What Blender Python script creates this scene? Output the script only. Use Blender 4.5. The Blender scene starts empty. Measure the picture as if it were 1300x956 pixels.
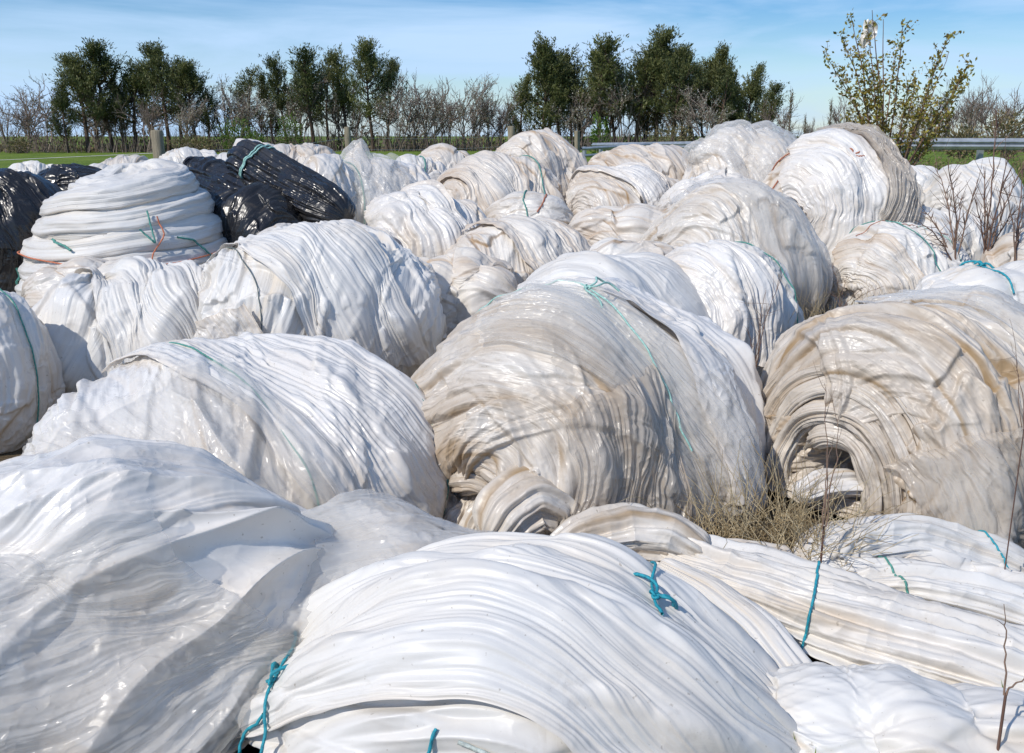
import bpy, math, random
import numpy as np
from mathutils import Vector, Matrix
R = math.radians
sc = bpy.context.scene
COL = sc.collection
# ------------------------------------------------------------------ camera
F = 1126.0; CX, CY = 650.0, 433.0; PITCH = R(13.05); CAMZ = 1.65
cd = bpy.data.cameras.new('camera'); cam = bpy.data.objects.new('camera', cd); COL.objects.link(cam)
cam.location = (0, 0, CAMZ); cam.rotation_euler = (R(90) - PITCH, 0, 0)
cd.sensor_width = 36; cd.lens = 36 * F / 1300; cd.shift_y = -(478 - 433) / 1300
cd.clip_start = 0.05; cd.clip_end = 3000
sc.camera = cam
# ------------------------------------------------------------------ sky and sun
SUN = Vector((-0.62, -0.56, 0.80)).normalized()
SUN_EL = math.asin(SUN.z); SUN_AZ = math.atan2(SUN.x, SUN.y)
w = bpy.data.worlds.new('World'); sc.world = w; w.use_nodes = True
nt = w.node_tree; nt.nodes.clear()
def N(t, kind, **kw):
    n = t.nodes.new(kind)
    for k, v in kw.items():
        if k.startswith('_'): setattr(n, k[1:], v)
    return n
wo = N(nt, 'ShaderNodeOutputWorld'); bg = N(nt, 'ShaderNodeBackground'); sky = N(nt, 'ShaderNodeTexSky')
sky.sky_type = 'NISHITA'; sky.sun_disc = False; sky.sun_elevation = SUN_EL; sky.sun_rotation = SUN_AZ
sky.air_density = 1.0; sky.dust_density = 0.3; sky.ozone_density = 2.0; sky.altitude = 50
tc = N(nt, 'ShaderNodeTexCoord'); mp = N(nt, 'ShaderNodeMapping'); mp.inputs['Scale'].default_value = (1.2, 1.6, 8.0)
mp.inputs['Rotation'].default_value = (0.0, R(7), 0.0)
nz = N(nt, 'ShaderNodeTexNoise'); nz.inputs['Scale'].default_value = 1.9; nz.inputs['Detail'].default_value = 7; nz.inputs['Roughness'].default_value = 0.55
nz.inputs['Distortion'].default_value = 0.5
rp = N(nt, 'ShaderNodeValToRGB'); rp.color_ramp.elements[0].position = 0.42; rp.color_ramp.elements[1].position = 0.68
rp.color_ramp.elements[0].color = (0.05, 0.05, 0.05, 1); rp.color_ramp.elements[1].color = (0.80, 0.80, 0.80, 1)
mx = N(nt, 'ShaderNodeMix'); mx.data_type = 'RGBA'; mx.inputs[7].default_value = (6.0, 8.4, 11.6, 1)
hs = N(nt, 'ShaderNodeHueSaturation'); hs.inputs['Saturation'].default_value = 1.75; hs.inputs['Hue'].default_value = 0.512; hs.inputs['Value'].default_value = 1.2
nt.links.new(tc.outputs['Generated'], mp.inputs[0]); nt.links.new(mp.outputs[0], nz.inputs[0]); nt.links.new(nz.outputs[0], rp.inputs[0])
sz = N(nt, 'ShaderNodeSeparateXYZ'); nt.links.new(tc.outputs['Generated'], sz.inputs[0])
hr = N(nt, 'ShaderNodeValToRGB'); hr.color_ramp.elements[0].position = 0.0; hr.color_ramp.elements[0].color = (1, 1, 1, 1); hr.color_ramp.elements[1].position = 0.20; hr.color_ramp.elements[1].color = (0, 0, 0, 1); hr.color_ramp.interpolation = 'EASE'
nt.links.new(sz.outputs[2], hr.inputs[0]); hm = N(nt, 'ShaderNodeMath'); hm.operation = 'MULTIPLY_ADD'; hm.inputs[1].default_value = 0.5; hm.use_clamp = True
nt.links.new(hr.outputs[0], hm.inputs[0]); nt.links.new(rp.outputs[0], hm.inputs[2]); nt.links.new(hm.outputs[0], mx.inputs[0]); nt.links.new(sky.outputs[0], hs.inputs['Color']); nt.links.new(hs.outputs[0], mx.inputs[6]); nt.links.new(mx.outputs[2], bg.inputs[0])
bg.inputs[1].default_value = 0.092
nt.links.new(bg.outputs[0], wo.inputs[0])
sl = bpy.data.lights.new('sun', 'SUN'); sl.energy = 3.7; sl.angle = R(0.6); sl.color = (1.0, 0.945, 0.86)
so = bpy.data.objects.new('sun', sl); COL.objects.link(so); so.rotation_euler = SUN.to_track_quat('Z', 'Y').to_euler()
so.location = (-30, -15, 40)
sc.view_settings.view_transform = 'Standard'; sc.view_settings.look = 'None'; sc.view_settings.gamma = 1
sc.view_settings.exposure = -0.03
sc.cycles.max_bounces = 8; sc.cycles.diffuse_bounces = 4; sc.cycles.glossy_bounces = 3; sc.cycles.transparent_max_bounces = 12
sc.cycles.use_denoising = True; sc.cycles.caustics_reflective = False; sc.cycles.caustics_refractive = False

# ------------------------------------------------------------------ helpers
rng = np.random.default_rng(7); random.seed(7)
cp, sp_ = math.cos(PITCH), math.sin(PITCH)
def ray(px, py):
    u = (px - CX) / F; v = (CY - py) / F
    return np.array([u, cp + sp_ * v, -sp_ + cp * v])
def at(px, py, Y):
    d = ray(px, py); t = Y / d[1]
    return np.array([0, 0, CAMZ]) + d * t, t / F          # the point and metres per pixel there
_perm = np.random.default_rng(3).permutation(256).astype(np.int32); _perm = np.concatenate([_perm, _perm, _perm])
_g = np.random.default_rng(4).normal(size=(256, 3)).astype(np.float32); _g /= np.linalg.norm(_g, axis=1)[:, None]
def pn(x, y, z):                                            # gradient noise, about -1..1
    x = np.asarray(x, np.float32); y = np.asarray(y, np.float32); z = np.asarray(z, np.float32)
    x, y, z = np.broadcast_arrays(x, y, z)
    xi = np.floor(x); yi = np.floor(y); zi = np.floor(z)
    xf = x - xi; yf = y - yi; zf = z - zi
    X = xi.astype(np.int32) & 255; Y = yi.astype(np.int32) & 255; Z = zi.astype(np.int32) & 255
    u = xf * xf * xf * (xf * (xf * 6 - 15) + 10); v = yf * yf * yf * (yf * (yf * 6 - 15) + 10); q = zf * zf * zf * (zf * (zf * 6 - 15) + 10)
    def c(a, b, d):
        h = _perm[_perm[_perm[X + a] + Y + b] + Z + d]
        gg = _g[h]
        return gg[..., 0] * (xf - a) + gg[..., 1] * (yf - b) + gg[..., 2] * (zf - d)
    x00 = c(0, 0, 0) * (1 - u) + c(1, 0, 0) * u; x10 = c(0, 1, 0) * (1 - u) + c(1, 1, 0) * u
    x01 = c(0, 0, 1) * (1 - u) + c(1, 0, 1) * u; x11 = c(0, 1, 1) * (1 - u) + c(1, 1, 1) * u
    return ((x00 * (1 - v) + x10 * v) * (1 - q) + (x01 * (1 - v) + x11 * v) * q) * 1.6
_j = np.random.default_rng(9).random((256, 3)).astype(np.float32)
def vor(P):                                                 # distance to the nearest scattered point: straight creases
    P = P.astype(np.float32); I = np.floor(P).astype(np.int32); Fp = P - I; best = np.full(P.shape[:-1], 9.0, np.float32)
    for a in (-1, 0, 1):
        for b in (-1, 0, 1):
            for c in (-1, 0, 1):
                h = _perm[_perm[_perm[(I[..., 0] + a) & 255] + ((I[..., 1] + b) & 255)] + ((I[..., 2] + c) & 255)]
                q = _j[h]; d = (a + q[..., 0] - Fp[..., 0]) ** 2 + (b + q[..., 1] - Fp[..., 1]) ** 2 + (c + q[..., 2] - Fp[..., 2]) ** 2
                best = np.minimum(best, d)
    return np.sqrt(best)
def mesh_from(name, V, Fc, mat=None, smooth=True, attrs=None, parent=None):
    V = np.asarray(V, np.float32); me = bpy.data.meshes.new(name)
    nV = len(V); me.vertices.add(nV); me.vertices.foreach_set('co', V.ravel())
    if isinstance(Fc, np.ndarray):
        k = Fc.shape[1]; nf = len(Fc); me.loops.add(nf * k); me.polygons.add(nf)
        me.loops.foreach_set('vertex_index', Fc.astype(np.int32).ravel())
        me.polygons.foreach_set('loop_start', np.arange(nf, dtype=np.int32) * k)
        me.polygons.foreach_set('loop_total', np.full(nf, k, np.int32))
        me.polygons.foreach_set('use_smooth', np.full(nf, smooth, bool))
    else:
        me.clear_geometry(); me.from_pydata([tuple(v) for v in V], [], Fc)
        me.polygons.foreach_set('use_smooth', np.full(len(me.polygons), smooth, bool))
    if attrs:
        for k, a in attrs.items():
            a = np.asarray(a, np.float32)
            if a.ndim == 2: at_ = me.attributes.new(k, 'FLOAT_VECTOR', 'POINT'); at_.data.foreach_set('vector', a.ravel())
            else: at_ = me.attributes.new(k, 'FLOAT', 'POINT'); at_.data.foreach_set('value', a.ravel())
    me.update(calc_edges=True)
    o = bpy.data.objects.new(name, me); COL.objects.link(o)
    if mat: me.materials.append(mat)
    if parent: o.parent = parent
    return o
def tag(o, label=None, cat=None, group=None, kind=None):
    if label: o['label'] = label
    if cat: o['category'] = cat
    if group: o['group'] = group
    if kind: o['kind'] = kind
    return o
def empty(name, loc, label, cat, group=None):
    o = bpy.data.objects.new(name, None); COL.objects.link(o); o.location = loc; o.empty_display_size = 0.1
    return tag(o, label, cat, group)
def grid_faces(nu, nv, wrap_u=False):                       # index = v*nu + u
    U = np.arange(nu if wrap_u else nu - 1); Vv = np.arange(nv - 1)
    u, v = np.meshgrid(U, Vv); u = u.ravel(); v = v.ravel(); u1 = (u + 1) % nu
    return np.stack([v * nu + u, v * nu + u1, (v + 1) * nu + u1, (v + 1) * nu + u], 1)
class Tubes:                                                # many tapering tubes gathered into one mesh
    def __init__(s): s.V = []; s.F = []; s.n = 0; s.T = []
    def add(s, pts, rad, k=5, twist=0.0, strands=3, tone=0.0):
        pts = np.asarray(pts, float); n = len(pts); rad = np.broadcast_to(np.asarray(rad, float), (n,))
        t = np.gradient(pts, axis=0); t /= np.linalg.norm(t, axis=1)[:, None] + 1e-9
        ref = np.array([0, 0, 1.0]) if abs(t[0][2]) < 0.9 else np.array([1.0, 0, 0])
        fr = []; u = np.cross(t[0], ref); u /= np.linalg.norm(u)
        for i in range(n):
            u = u - t[i] * np.dot(u, t[i]); u /= np.linalg.norm(u) + 1e-9; fr.append((u, np.cross(t[i], u)))
        U = np.array([f[0] for f in fr]); W = np.array([f[1] for f in fr])
        a = np.arange(k) / k * 2 * np.pi
        L = np.concatenate([[0], np.cumsum(np.linalg.norm(np.diff(pts, axis=0), axis=1))])
        rr = rad[:, None] * np.ones((1, k))
        if twist: rr = rr * (0.72 + 0.42 * np.abs(np.cos((a[None, :] * strands + L[:, None] * twist * strands) / 2)))
        P = pts[:, None, :] + (U[:, None, :] * np.cos(a)[None, :, None] + W[:, None, :] * np.sin(a)[None, :, None]) * rr[:, :, None]
        s.V.append(P.reshape(-1, 3)); s.F.append(grid_faces(k, n, True) + s.n); s.T.append(np.full(n * k, tone)); s.n += n * k
    def build(s, name, mat, parent=None, origin=None):
        V = np.concatenate(s.V); 
        if origin is not None: V = V - np.asarray(origin)
        return mesh_from(name, V, np.concatenate(s.F), mat, True, {'tone': np.concatenate(s.T)}, parent)

# ------------------------------------------------------------------ materials
def newmat(name):
    m = bpy.data.materials.new(name); m.use_nodes = True; t = m.node_tree
    return m, t, t.nodes['Principled BSDF'], t.nodes['Material Output']
def mixc(t, fac, a, b):
    n = N(t, 'ShaderNodeMix'); n.data_type = 'RGBA'
    for sock, v in ((0, fac), (6, a), (7, b)):
        if isinstance(v, bpy.types.NodeSocket): t.links.new(v, n.inputs[sock])
        elif sock == 0: n.inputs[0].default_value = v
        else: n.inputs[sock].default_value = (*v, 1)
    return n.outputs[2]
def math_(t, op, a, b=None, clamp=False):
    n = N(t, 'ShaderNodeMath'); n.operation = op; n.use_clamp = clamp
    for i, v in enumerate((a, b)):
        if v is None: continue
        if isinstance(v, bpy.types.NodeSocket): t.links.new(v, n.inputs[i])
        else: n.inputs[i].default_value = v
    return n.outputs[0]
def ramp(t, src, stops):
    n = N(t, 'ShaderNodeValToRGB'); el = n.color_ramp.elements
    while len(el) < len(stops): el.new(0.5)
    for e, (p, c) in zip(el, stops):
        e.position = p; e.color = (*c, 1) if isinstance(c, tuple) else (c, c, c, 1)
    t.links.new(src, n.inputs[0]); return n.outputs[0]
def noise(t, vec, scale, detail=4, rough=0.5, dist=0.0):
    n = N(t, 'ShaderNodeTexNoise'); n.inputs['Scale'].default_value = scale; n.inputs['Detail'].default_value = detail
    n.inputs['Roughness'].default_value = rough; n.inputs['Distortion'].default_value = dist
    if vec is not None: t.links.new(vec, n.inputs['Vector'])
    return n.outputs[0]
def vscale(t, vec, s, loc=(0, 0, 0)):
    n = N(t, 'ShaderNodeMapping'); n.inputs['Scale'].default_value = s; n.inputs['Location'].default_value = loc
    t.links.new(vec, n.inputs[0]); return n.outputs[0]
def film(name, base, stain, amount=0.4, rough=0.38, crumple=0.5, pleat=0.5, trans=0.12, spec=0.5, coat=0.0, grey=(0.55, 0.55, 0.56), alpha=1.0, sss=0.35):
    m, t, p, out = newmat(name)
    a = N(t, 'ShaderNodeAttribute'); a.attribute_name = 'wind'; Q = a.outputs['Vector']
    st = N(t, 'ShaderNodeAttribute'); st.attribute_name = 'hem'; hem = st.outputs['Fac']
    g = N(t, 'ShaderNodeTexCoord').outputs['Object']
    # stains run along the windings, more on the hems of each turn
    s1 = ramp(t, noise(t, vscale(t, Q, (0.9, 0.9, 13)), 1.0, 4, 0.6, 0.3), [(0.43, 0.0), (0.64, 1.0)])
    s2 = ramp(t, noise(t, vscale(t, Q, (1.6, 1.6, 38)), 1.0, 3, 0.6), [(0.48, 0.0), (0.75, 1.0)])
    s3 = ramp(t, noise(t, g, 2.1, 4, 0.6), [(0.38, 0.15), (0.68, 1.0)])
    f = math_(t, 'ADD', math_(t, 'MULTIPLY', s1, 0.7), math_(t, 'MULTIPLY', s2, 0.35))
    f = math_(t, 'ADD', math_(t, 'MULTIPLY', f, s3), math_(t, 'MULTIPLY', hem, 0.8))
    gt = N(t, 'ShaderNodeAttribute'); gt.attribute_name = 'grime'
    f = math_(t, 'ADD', f, math_(t, 'MULTIPLY', gt.outputs['Fac'], 0.7))
    f = math_(t, 'MULTIPLY', f, amount, True)
    c = mixc(t, f, base, stain)
    c = mixc(t, math_(t, 'MULTIPLY', ramp(t, noise(t, g, 1.5, 3, 0.6), [(0.40, 0.0), (0.70, 1.0)]), 0.30 * amount), c, stain)
    md = math_(t, 'MULTIPLY', ramp(t, noise(t, g, 3.1, 7, 0.72, 0.8), [(0.56, 0.0), (0.66, 1.0)]), ramp(t, noise(t, g, 30, 4, 0.7), [(0.42, 0.0), (0.62, 1.0)]))
    c = mixc(t, math_(t, 'MULTIPLY', md, 0.42 * min(1, amount)), c, (0.30, 0.23, 0.15))
    sp = ramp(t, noise(t, g, 55, 2, 0.5), [(0.70, 0.0), (0.76, 1.0)])          # mud specks
    c = mixc(t, math_(t, 'MULTIPLY', sp, 0.5 * min(1, amount * 1.5)), c, (0.22, 0.17, 0.11))
    cl = ramp(t, noise(t, g, 3.3, 3, 0.5, 0.4), [(0.42, 0.0), (0.75, 1.0)])
    c = mixc(t, math_(t, 'MULTIPLY', cl, 0.35), c, grey)
    t.links.new(c, p.inputs['Base Color'])
    rn = ramp(t, noise(t, g, 6, 4, 0.6), [(0.35, rough * 0.65), (0.7, min(1, rough * 1.35))])
    t.links.new(math_(t, 'ADD', rn, math_(t, 'MULTIPLY', f, 0.22), True), p.inputs['Roughness'])
    p.inputs['Specular IOR Level'].default_value = spec; p.inputs['Coat Weight'].default_value = coat; p.inputs['Coat Roughness'].default_value = 0.12
    # bumps: fine pleats along the winding + faceted crumples
    wv = N(t, 'ShaderNodeVectorMath'); wv.operation = 'ADD'
    wn = N(t, 'ShaderNodeTexNoise'); wn.inputs['Scale'].default_value = 4.0; wn.inputs['Detail'].default_value = 3; t.links.new(g, wn.inputs['Vector'])
    wm = N(t, 'ShaderNodeVectorMath'); wm.operation = 'SCALE'; wm.inputs['Scale'].default_value = 0.12; t.links.new(wn.outputs['Color'], wm.inputs[0])
    t.links.new(g, wv.inputs[0]); t.links.new(wm.outputs[0], wv.inputs[1])
    def cre(sc_, k, loc):
        n_ = noise(t, vscale(t, wv.outputs[0], (1, 1, 1), loc), sc_, 1.0, 0.5)
        return math_(t, 'MULTIPLY', math_(t, 'ABSOLUTE', math_(t, 'SUBTRACT', n_, 0.5)), -k)
    mask = ramp(t, noise(t, g, 2.6, 2, 0.5), [(0.38, 0.15), (0.58, 1.0)])
    h1 = math_(t, 'MULTIPLY', math_(t, 'ADD', cre(6, 0.085 * crumple, (0, 0, 0)), cre(16, 0.034 * crumple, (3, 1, 4))), mask)
    pr = math_(t, 'ABSOLUTE', math_(t, 'SUBTRACT', noise(t, vscale(t, Q, (0.7, 0.7, 26)), 1.0, 2, 0.5), 0.5))
    pr2 = math_(t, 'ABSOLUTE', math_(t, 'SUBTRACT', noise(t, vscale(t, Q, (1.3, 1.3, 70), (3, 1, 2)), 1.0, 2, 0.5), 0.5))
    h2 = math_(t, 'ADD', math_(t, 'MULTIPLY', pr, 0.045 * pleat), math_(t, 'MULTIPLY', pr2, 0.012 * pleat))
    h = math_(t, 'ADD', h1, h2)
    b = N(t, 'ShaderNodeBump'); b.inputs['Strength'].default_value = 1.0; b.inputs['Distance'].default_value = 0.9
    t.links.new(h, b.inputs['Height']); t.links.new(b.outputs[0], p.inputs['Normal'])
    if alpha >= 1 and sss > 0:
        p.inputs['Subsurface Weight'].default_value = sss; p.inputs['Subsurface Scale'].default_value = 1.0; p.inputs['Subsurface Scale'].default_value = 1.0; p.inputs['Subsurface Radius'].default_value = (0.05, 0.038, 0.028); trans = 0
    sh = p.outputs[0]
    if trans > 0:
        tr = N(t, 'ShaderNodeBsdfTranslucent'); t.links.new(c, tr.inputs[0]); t.links.new(b.outputs[0], tr.inputs['Normal'])
        ms = N(t, 'ShaderNodeMixShader'); ms.inputs[0].default_value = trans
        t.links.new(sh, ms.inputs[1]); t.links.new(tr.outputs[0], ms.inputs[2]); sh = ms.outputs[0]
    if alpha < 1:
        tp = N(t, 'ShaderNodeBsdfTransparent'); ms = N(t, 'ShaderNodeMixShader'); ms.inputs[0].default_value = alpha
        t.links.new(tp.outputs[0], ms.inputs[1]); t.links.new(sh, ms.inputs[2]); sh = ms.outputs[0]
    t.links.new(sh, out.inputs[0])
    return m
MAT = {
 'white':  film('white_sheeting', (0.79, 0.77, 0.735), (0.62, 0.50, 0.36), 0.62, 0.44, 0.10, 0.28, grey=(0.68, 0.675, 0.67), sss=0),
 'cream':  film('cream_sheeting', (0.79, 0.745, 0.68), (0.42, 0.27, 0.14), 1.0, 0.42, 0.28, 0.4, grey=(0.70, 0.67, 0.635), sss=0),
 'beige':  film('weathered_film', (0.79, 0.75, 0.69), (0.38, 0.26, 0.14), 1.0, 0.36, 0.40, 0.55, spec=0.55, grey=(0.58, 0.55, 0.52), sss=0),
 'milky':  film('milky_film', (0.83, 0.805, 0.77), (0.58, 0.46, 0.33), 0.85, 0.31, 0.50, 0.15, spec=0.6, grey=(0.73, 0.71, 0.69), sss=0),
 'clear':  film('clear_film', (0.90, 0.89, 0.87), (0.66, 0.57, 0.44), 0.40, 0.24, 0.8, 0.3, 0.5, 0.7, grey=(0.80, 0.79, 0.78), alpha=0.42),
 'clearbrown':  film('clear_brownish_film', (0.76, 0.71, 0.64), (0.48, 0.33, 0.19), 0.7, 0.26, 0.8, 0.6, 0.3, 0.7, grey=(0.66, 0.63, 0.60), alpha=0.6),
 'black':  film('black_film', (0.012, 0.012, 0.014), (0.05, 0.045, 0.04), 0.4, 0.27, 0.35, 0.3, 0.0, 0.55, grey=(0.018, 0.018, 0.021), sss=0),
}
def simple(name, col, rough=0.7, bump=0.0, bscale=30, var=0.25, metal=0.0, stretch=(1, 1, 1), dark=None):
    m, t, p, out = newmat(name)
    g = N(t, 'ShaderNodeTexCoord').outputs['Object']; v = vscale(t, g, stretch)
    dk = dark or tuple(c * (1 - var) * 0.8 for c in col)
    c = mixc(t, ramp(t, noise(t, v, bscale * 0.3, 5, 0.6), [(0.35, 0.0), (0.68, 1.0)]), dk, col)
    t.links.new(c, p.inputs['Base Color']); p.inputs['Roughness'].default_value = rough; p.inputs['Metallic'].default_value = metal
    if bump:
        b = N(t, 'ShaderNodeBump'); b.inputs['Distance'].default_value = bump
        t.links.new(noise(t, v, bscale, 4, 0.6), b.inputs['Height']); t.links.new(b.outputs[0], p.inputs['Normal'])
    return m
ROPE = {
 'teal': simple('teal_rope', (0.02, 0.36, 0.46), 0.6, 0.002, 300),
 'green': simple('green_twine', (0.10, 0.36, 0.30), 0.6, 0.002, 300),
 'mint': simple('mint_rope', (0.42, 0.72, 0.64), 0.6, 0.002, 300),
 'pale': simple('pale_rope', (0.62, 0.68, 0.62), 0.7, 0.002, 300),
 'red': simple('rusty_twine', (0.50, 0.17, 0.09), 0.7, 0.002, 300),
 'orange': simple('orange_twine', (0.75, 0.24, 0.12), 0.7, 0.002, 300),
 'dark': simple('dark_twine', (0.16, 0.20, 0.20), 0.7, 0.002, 300),
}
def foliage(name, c1, c2, rough=0.6, trans=0.25):
    m, t, p, out = newmat(name)
    a = N(t, 'ShaderNodeAttribute'); a.attribute_name = 'tone'
    oi = N(t, 'ShaderNodeObjectInfo')
    f = math_(t, 'ADD', a.outputs['Fac'], math_(t, 'MULTIPLY', math_(t, 'SUBTRACT', oi.outputs['Random'], 0.5), 0.35), True)
    c = mixc(t, f, c1, c2); t.links.new(c, p.inputs['Base Color']); p.inputs['Roughness'].default_value = rough
    tr = N(t, 'ShaderNodeBsdfTranslucent'); t.links.new(c, tr.inputs[0]); ms = N(t, 'ShaderNodeMixShader'); ms.inputs[0].default_value = trans
    t.links.new(p.outputs[0], ms.inputs[1]); t.links.new(tr.outputs[0], ms.inputs[2]); t.links.new(ms.outputs[0], out.inputs[0])
    return m
M_pine = foliage('pine_needles', (0.028, 0.048, 0.016), (0.22, 0.225, 0.075))
M_bark = simple('pine_bark', (0.13, 0.085, 0.06), 0.9, 0.02, 6, 0.4)
M_twig = foliage('bare_twigs', (0.13, 0.09, 0.075), (0.30, 0.24, 0.20), 0.8, 0.0)
M_bud = foliage('pale_buds', (0.30, 0.32, 0.20), (0.72, 0.68, 0.62), 0.7, 0.3)
M_scrub = foliage('scrub_leaves', (0.09, 0.10, 0.035), (0.30, 0.23, 0.12), 0.8, 0.2)
M_bush = foliage('spring_leaves', (0.06, 0.12, 0.015), (0.17, 0.26, 0.03), 0.6, 0.35)
M_leaf = foliage('bronze_leaves', (0.22, 0.15, 0.03), (0.46, 0.42, 0.09), 0.5, 0.35)
M_blossom = foliage('white_blossom', (0.75, 0.72, 0.72), (0.85, 0.83, 0.82), 0.7, 0.3)
M_dry = foliage('dry_stalks', (0.36, 0.26, 0.13), (0.74, 0.62, 0.40), 0.8, 0.2)
M_dead = foliage('dead_stems', (0.13, 0.07, 0.05), (0.26, 0.17, 0.12), 0.8, 0.0)
M_grass = foliage('grass_blades', (0.10, 0.16, 0.025), (0.25, 0.32, 0.06), 0.6, 0.3)
M_wood = simple('weathered_post', (0.34, 0.29, 0.20), 0.85, 0.01, 20, 0.35, 0, (3, 3, 0.4))
M_galv = simple('galvanised_steel', (0.50, 0.53, 0.56), 0.42, 0.001, 20, 0.2, 0.55)
M_wire = simple('fence_wire', (0.55, 0.56, 0.56), 0.5, 0, 10, 0.1, 0.6)

# ------------------------------------------------------------------ ground
def terr(x, y):
    x = np.asarray(x, float); y = np.asarray(y, float)
    z = 0.02 * np.sin(x * 0.9) * np.cos(y * 0.7)
    s = lambda v, a, b: (lambda q: q * q * (3 - 2 * q))(np.clip((v - a) / (b - a), 0, 1))
    z = z + 0.75 * s(y, 9.5, 17) * s(x, 1.5, 7.0) * (1 - s(y, 30, 60))          # bank the crash barrier stands on
    z = z + 0.12 * np.sin(x * 0.05 + 1) * s(y, 40, 90)
    return z
xs = np.concatenate([np.linspace(-900, -40, 30), np.linspace(-38, 38, 190), np.linspace(40, 900, 30)])
ys = np.concatenate([np.linspace(-20, 0, 12), np.linspace(0.3, 30, 150), np.linspace(31, 140, 90), np.linspace(160, 1800, 30)])
X, Yg = np.meshgrid(xs, ys); Z = terr(X, Yg) + 0.015 * pn(X * 1.7, Yg * 1.7, 0)
m, t, p, out = newmat('field_and_bare_ground')
g = N(t, 'ShaderNodeTexCoord').outputs['Object']; sx = N(t, 'ShaderNodeSeparateXYZ'); t.links.new(g, sx.inputs[0])
edge = math_(t, 'ADD', sx.outputs[1], math_(t, 'MULTIPLY', noise(t, g, 0.5, 4, 0.6), 3.0))
gf = ramp(t, math_(t, 'DIVIDE', edge, 100.0), [(0.105, 0.0), (0.135, 1.0)])
dirt = mixc(t, noise(t, g, 9, 6, 0.7), (0.10, 0.07, 0.045), (0.26, 0.20, 0.12))
gr = mixc(t, ramp(t, noise(t, vscale(t, g, (1, 0.5, 1)), 0.35, 6, 0.65), [(0.35, 0.0), (0.65, 1.0)]), (0.10, 0.165, 0.022), (0.19, 0.26, 0.04))
gr = mixc(t, ramp(t, noise(t, g, 2.5, 5, 0.7), [(0.5, 0.0), (0.75, 0.6)]), gr, (0.20, 0.19, 0.07))
t.links.new(mixc(t, gf, dirt, gr), p.inputs['Base Color']); p.inputs['Roughness'].default_value = 0.95; p.inputs['Specular IOR Level'].default_value = 0.15
b = N(t, 'ShaderNodeBump'); b.inputs['Distance'].default_value = 0.08; t.links.new(noise(t, g, 14, 6, 0.7), b.inputs['Height']); t.links.new(b.outputs[0], p.inputs['Normal'])
gnd = mesh_from('ground', np.stack([X.ravel(), Yg.ravel(), Z.ravel()], 1), grid_faces(len(xs), len(ys)), m); gnd['kind'] = 'structure'

def leaves_mesh(name, C, size, mat, parent=None, up=0.3, aspect=2.2, tone=None, seed=0, dirs=None):
    r = np.random.default_rng(seed); n = len(C); C = np.asarray(C)
    d = r.normal(size=(n, 3)) if dirs is None else dirs + r.normal(size=(n, 3)) * 0.35
    d[:, 2] += up; d /= np.linalg.norm(d, axis=1)[:, None]
    s = np.cross(d, r.normal(size=(n, 3))); s /= np.linalg.norm(s, axis=1)[:, None] + 1e-9
    L = (size * (0.6 + 0.8 * r.random(n)))[:, None]; W = L / aspect / 2
    V = np.stack([C, C + d * L * 0.5 + s * W, C + d * L, C + d * L * 0.5 - s * W], 1).reshape(-1, 3)
    Fc = np.arange(4 * n).reshape(n, 4)
    tn = np.repeat(tone if tone is not None else r.random(n), 4)
    return mesh_from(name, V, Fc, mat, False, {'tone': tn}, parent)

# ------------------------------------------------------------------ rolls and bundles of plastic
def bil(A, th, s):                                          # sample a (ns, nt, k) grid that wraps in theta
    ns, ntt = A.shape[:2]
    u = (th / (2 * np.pi) * ntt) % ntt; v = np.clip(s, 0, 1) * (ns - 1)
    u0 = np.floor(u).astype(int) % ntt; u1 = (u0 + 1) % ntt; fu = (u - np.floor(u))
    v0 = np.clip(np.floor(v).astype(int), 0, ns - 2); fv = v - v0
    if A.ndim == 3: fu = fu[..., None]; fv = fv[..., None]
    return (A[v0, u0] * (1 - fu) + A[v0, u1] * fu) * (1 - fv) + (A[v0 + 1, u0] * (1 - fu) + A[v0 + 1, u1] * fu) * fv
def blur(H, k):
    for ax, wrap in ((0, False), (1, True)):
        kk = k if ax == 0 else k
        P = np.concatenate([H[-kk:], H, H[:kk]], 0) if False else (np.pad(H, ((kk, kk), (0, 0)), 'edge') if ax == 0 else np.pad(H, ((0, 0), (kk, kk)), 'wrap'))
        c = np.cumsum(P, axis=ax); c = np.insert(c, 0, 0, axis=ax); wd = 2 * kk + 1
        H = (c[wd:] - c[:-wd]) / wd if ax == 0 else (c[:, wd:] - c[:, :-wd]) / wd
    return H
def normals(P):
    du = np.roll(P, -1, 1) - np.roll(P, 1, 1); dv = np.gradient(P, axis=0)
    n = np.cross(dv, du); ln = np.linalg.norm(n, axis=2, keepdims=True); n = n / np.maximum(ln, 1e-9)
    n[0] = n[1].mean(0) / np.linalg.norm(n[1].mean(0)); n[-1] = n[-2].mean(0) / np.linalg.norm(n[-2].mean(0))
    return n
class Roll: pass
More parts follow.
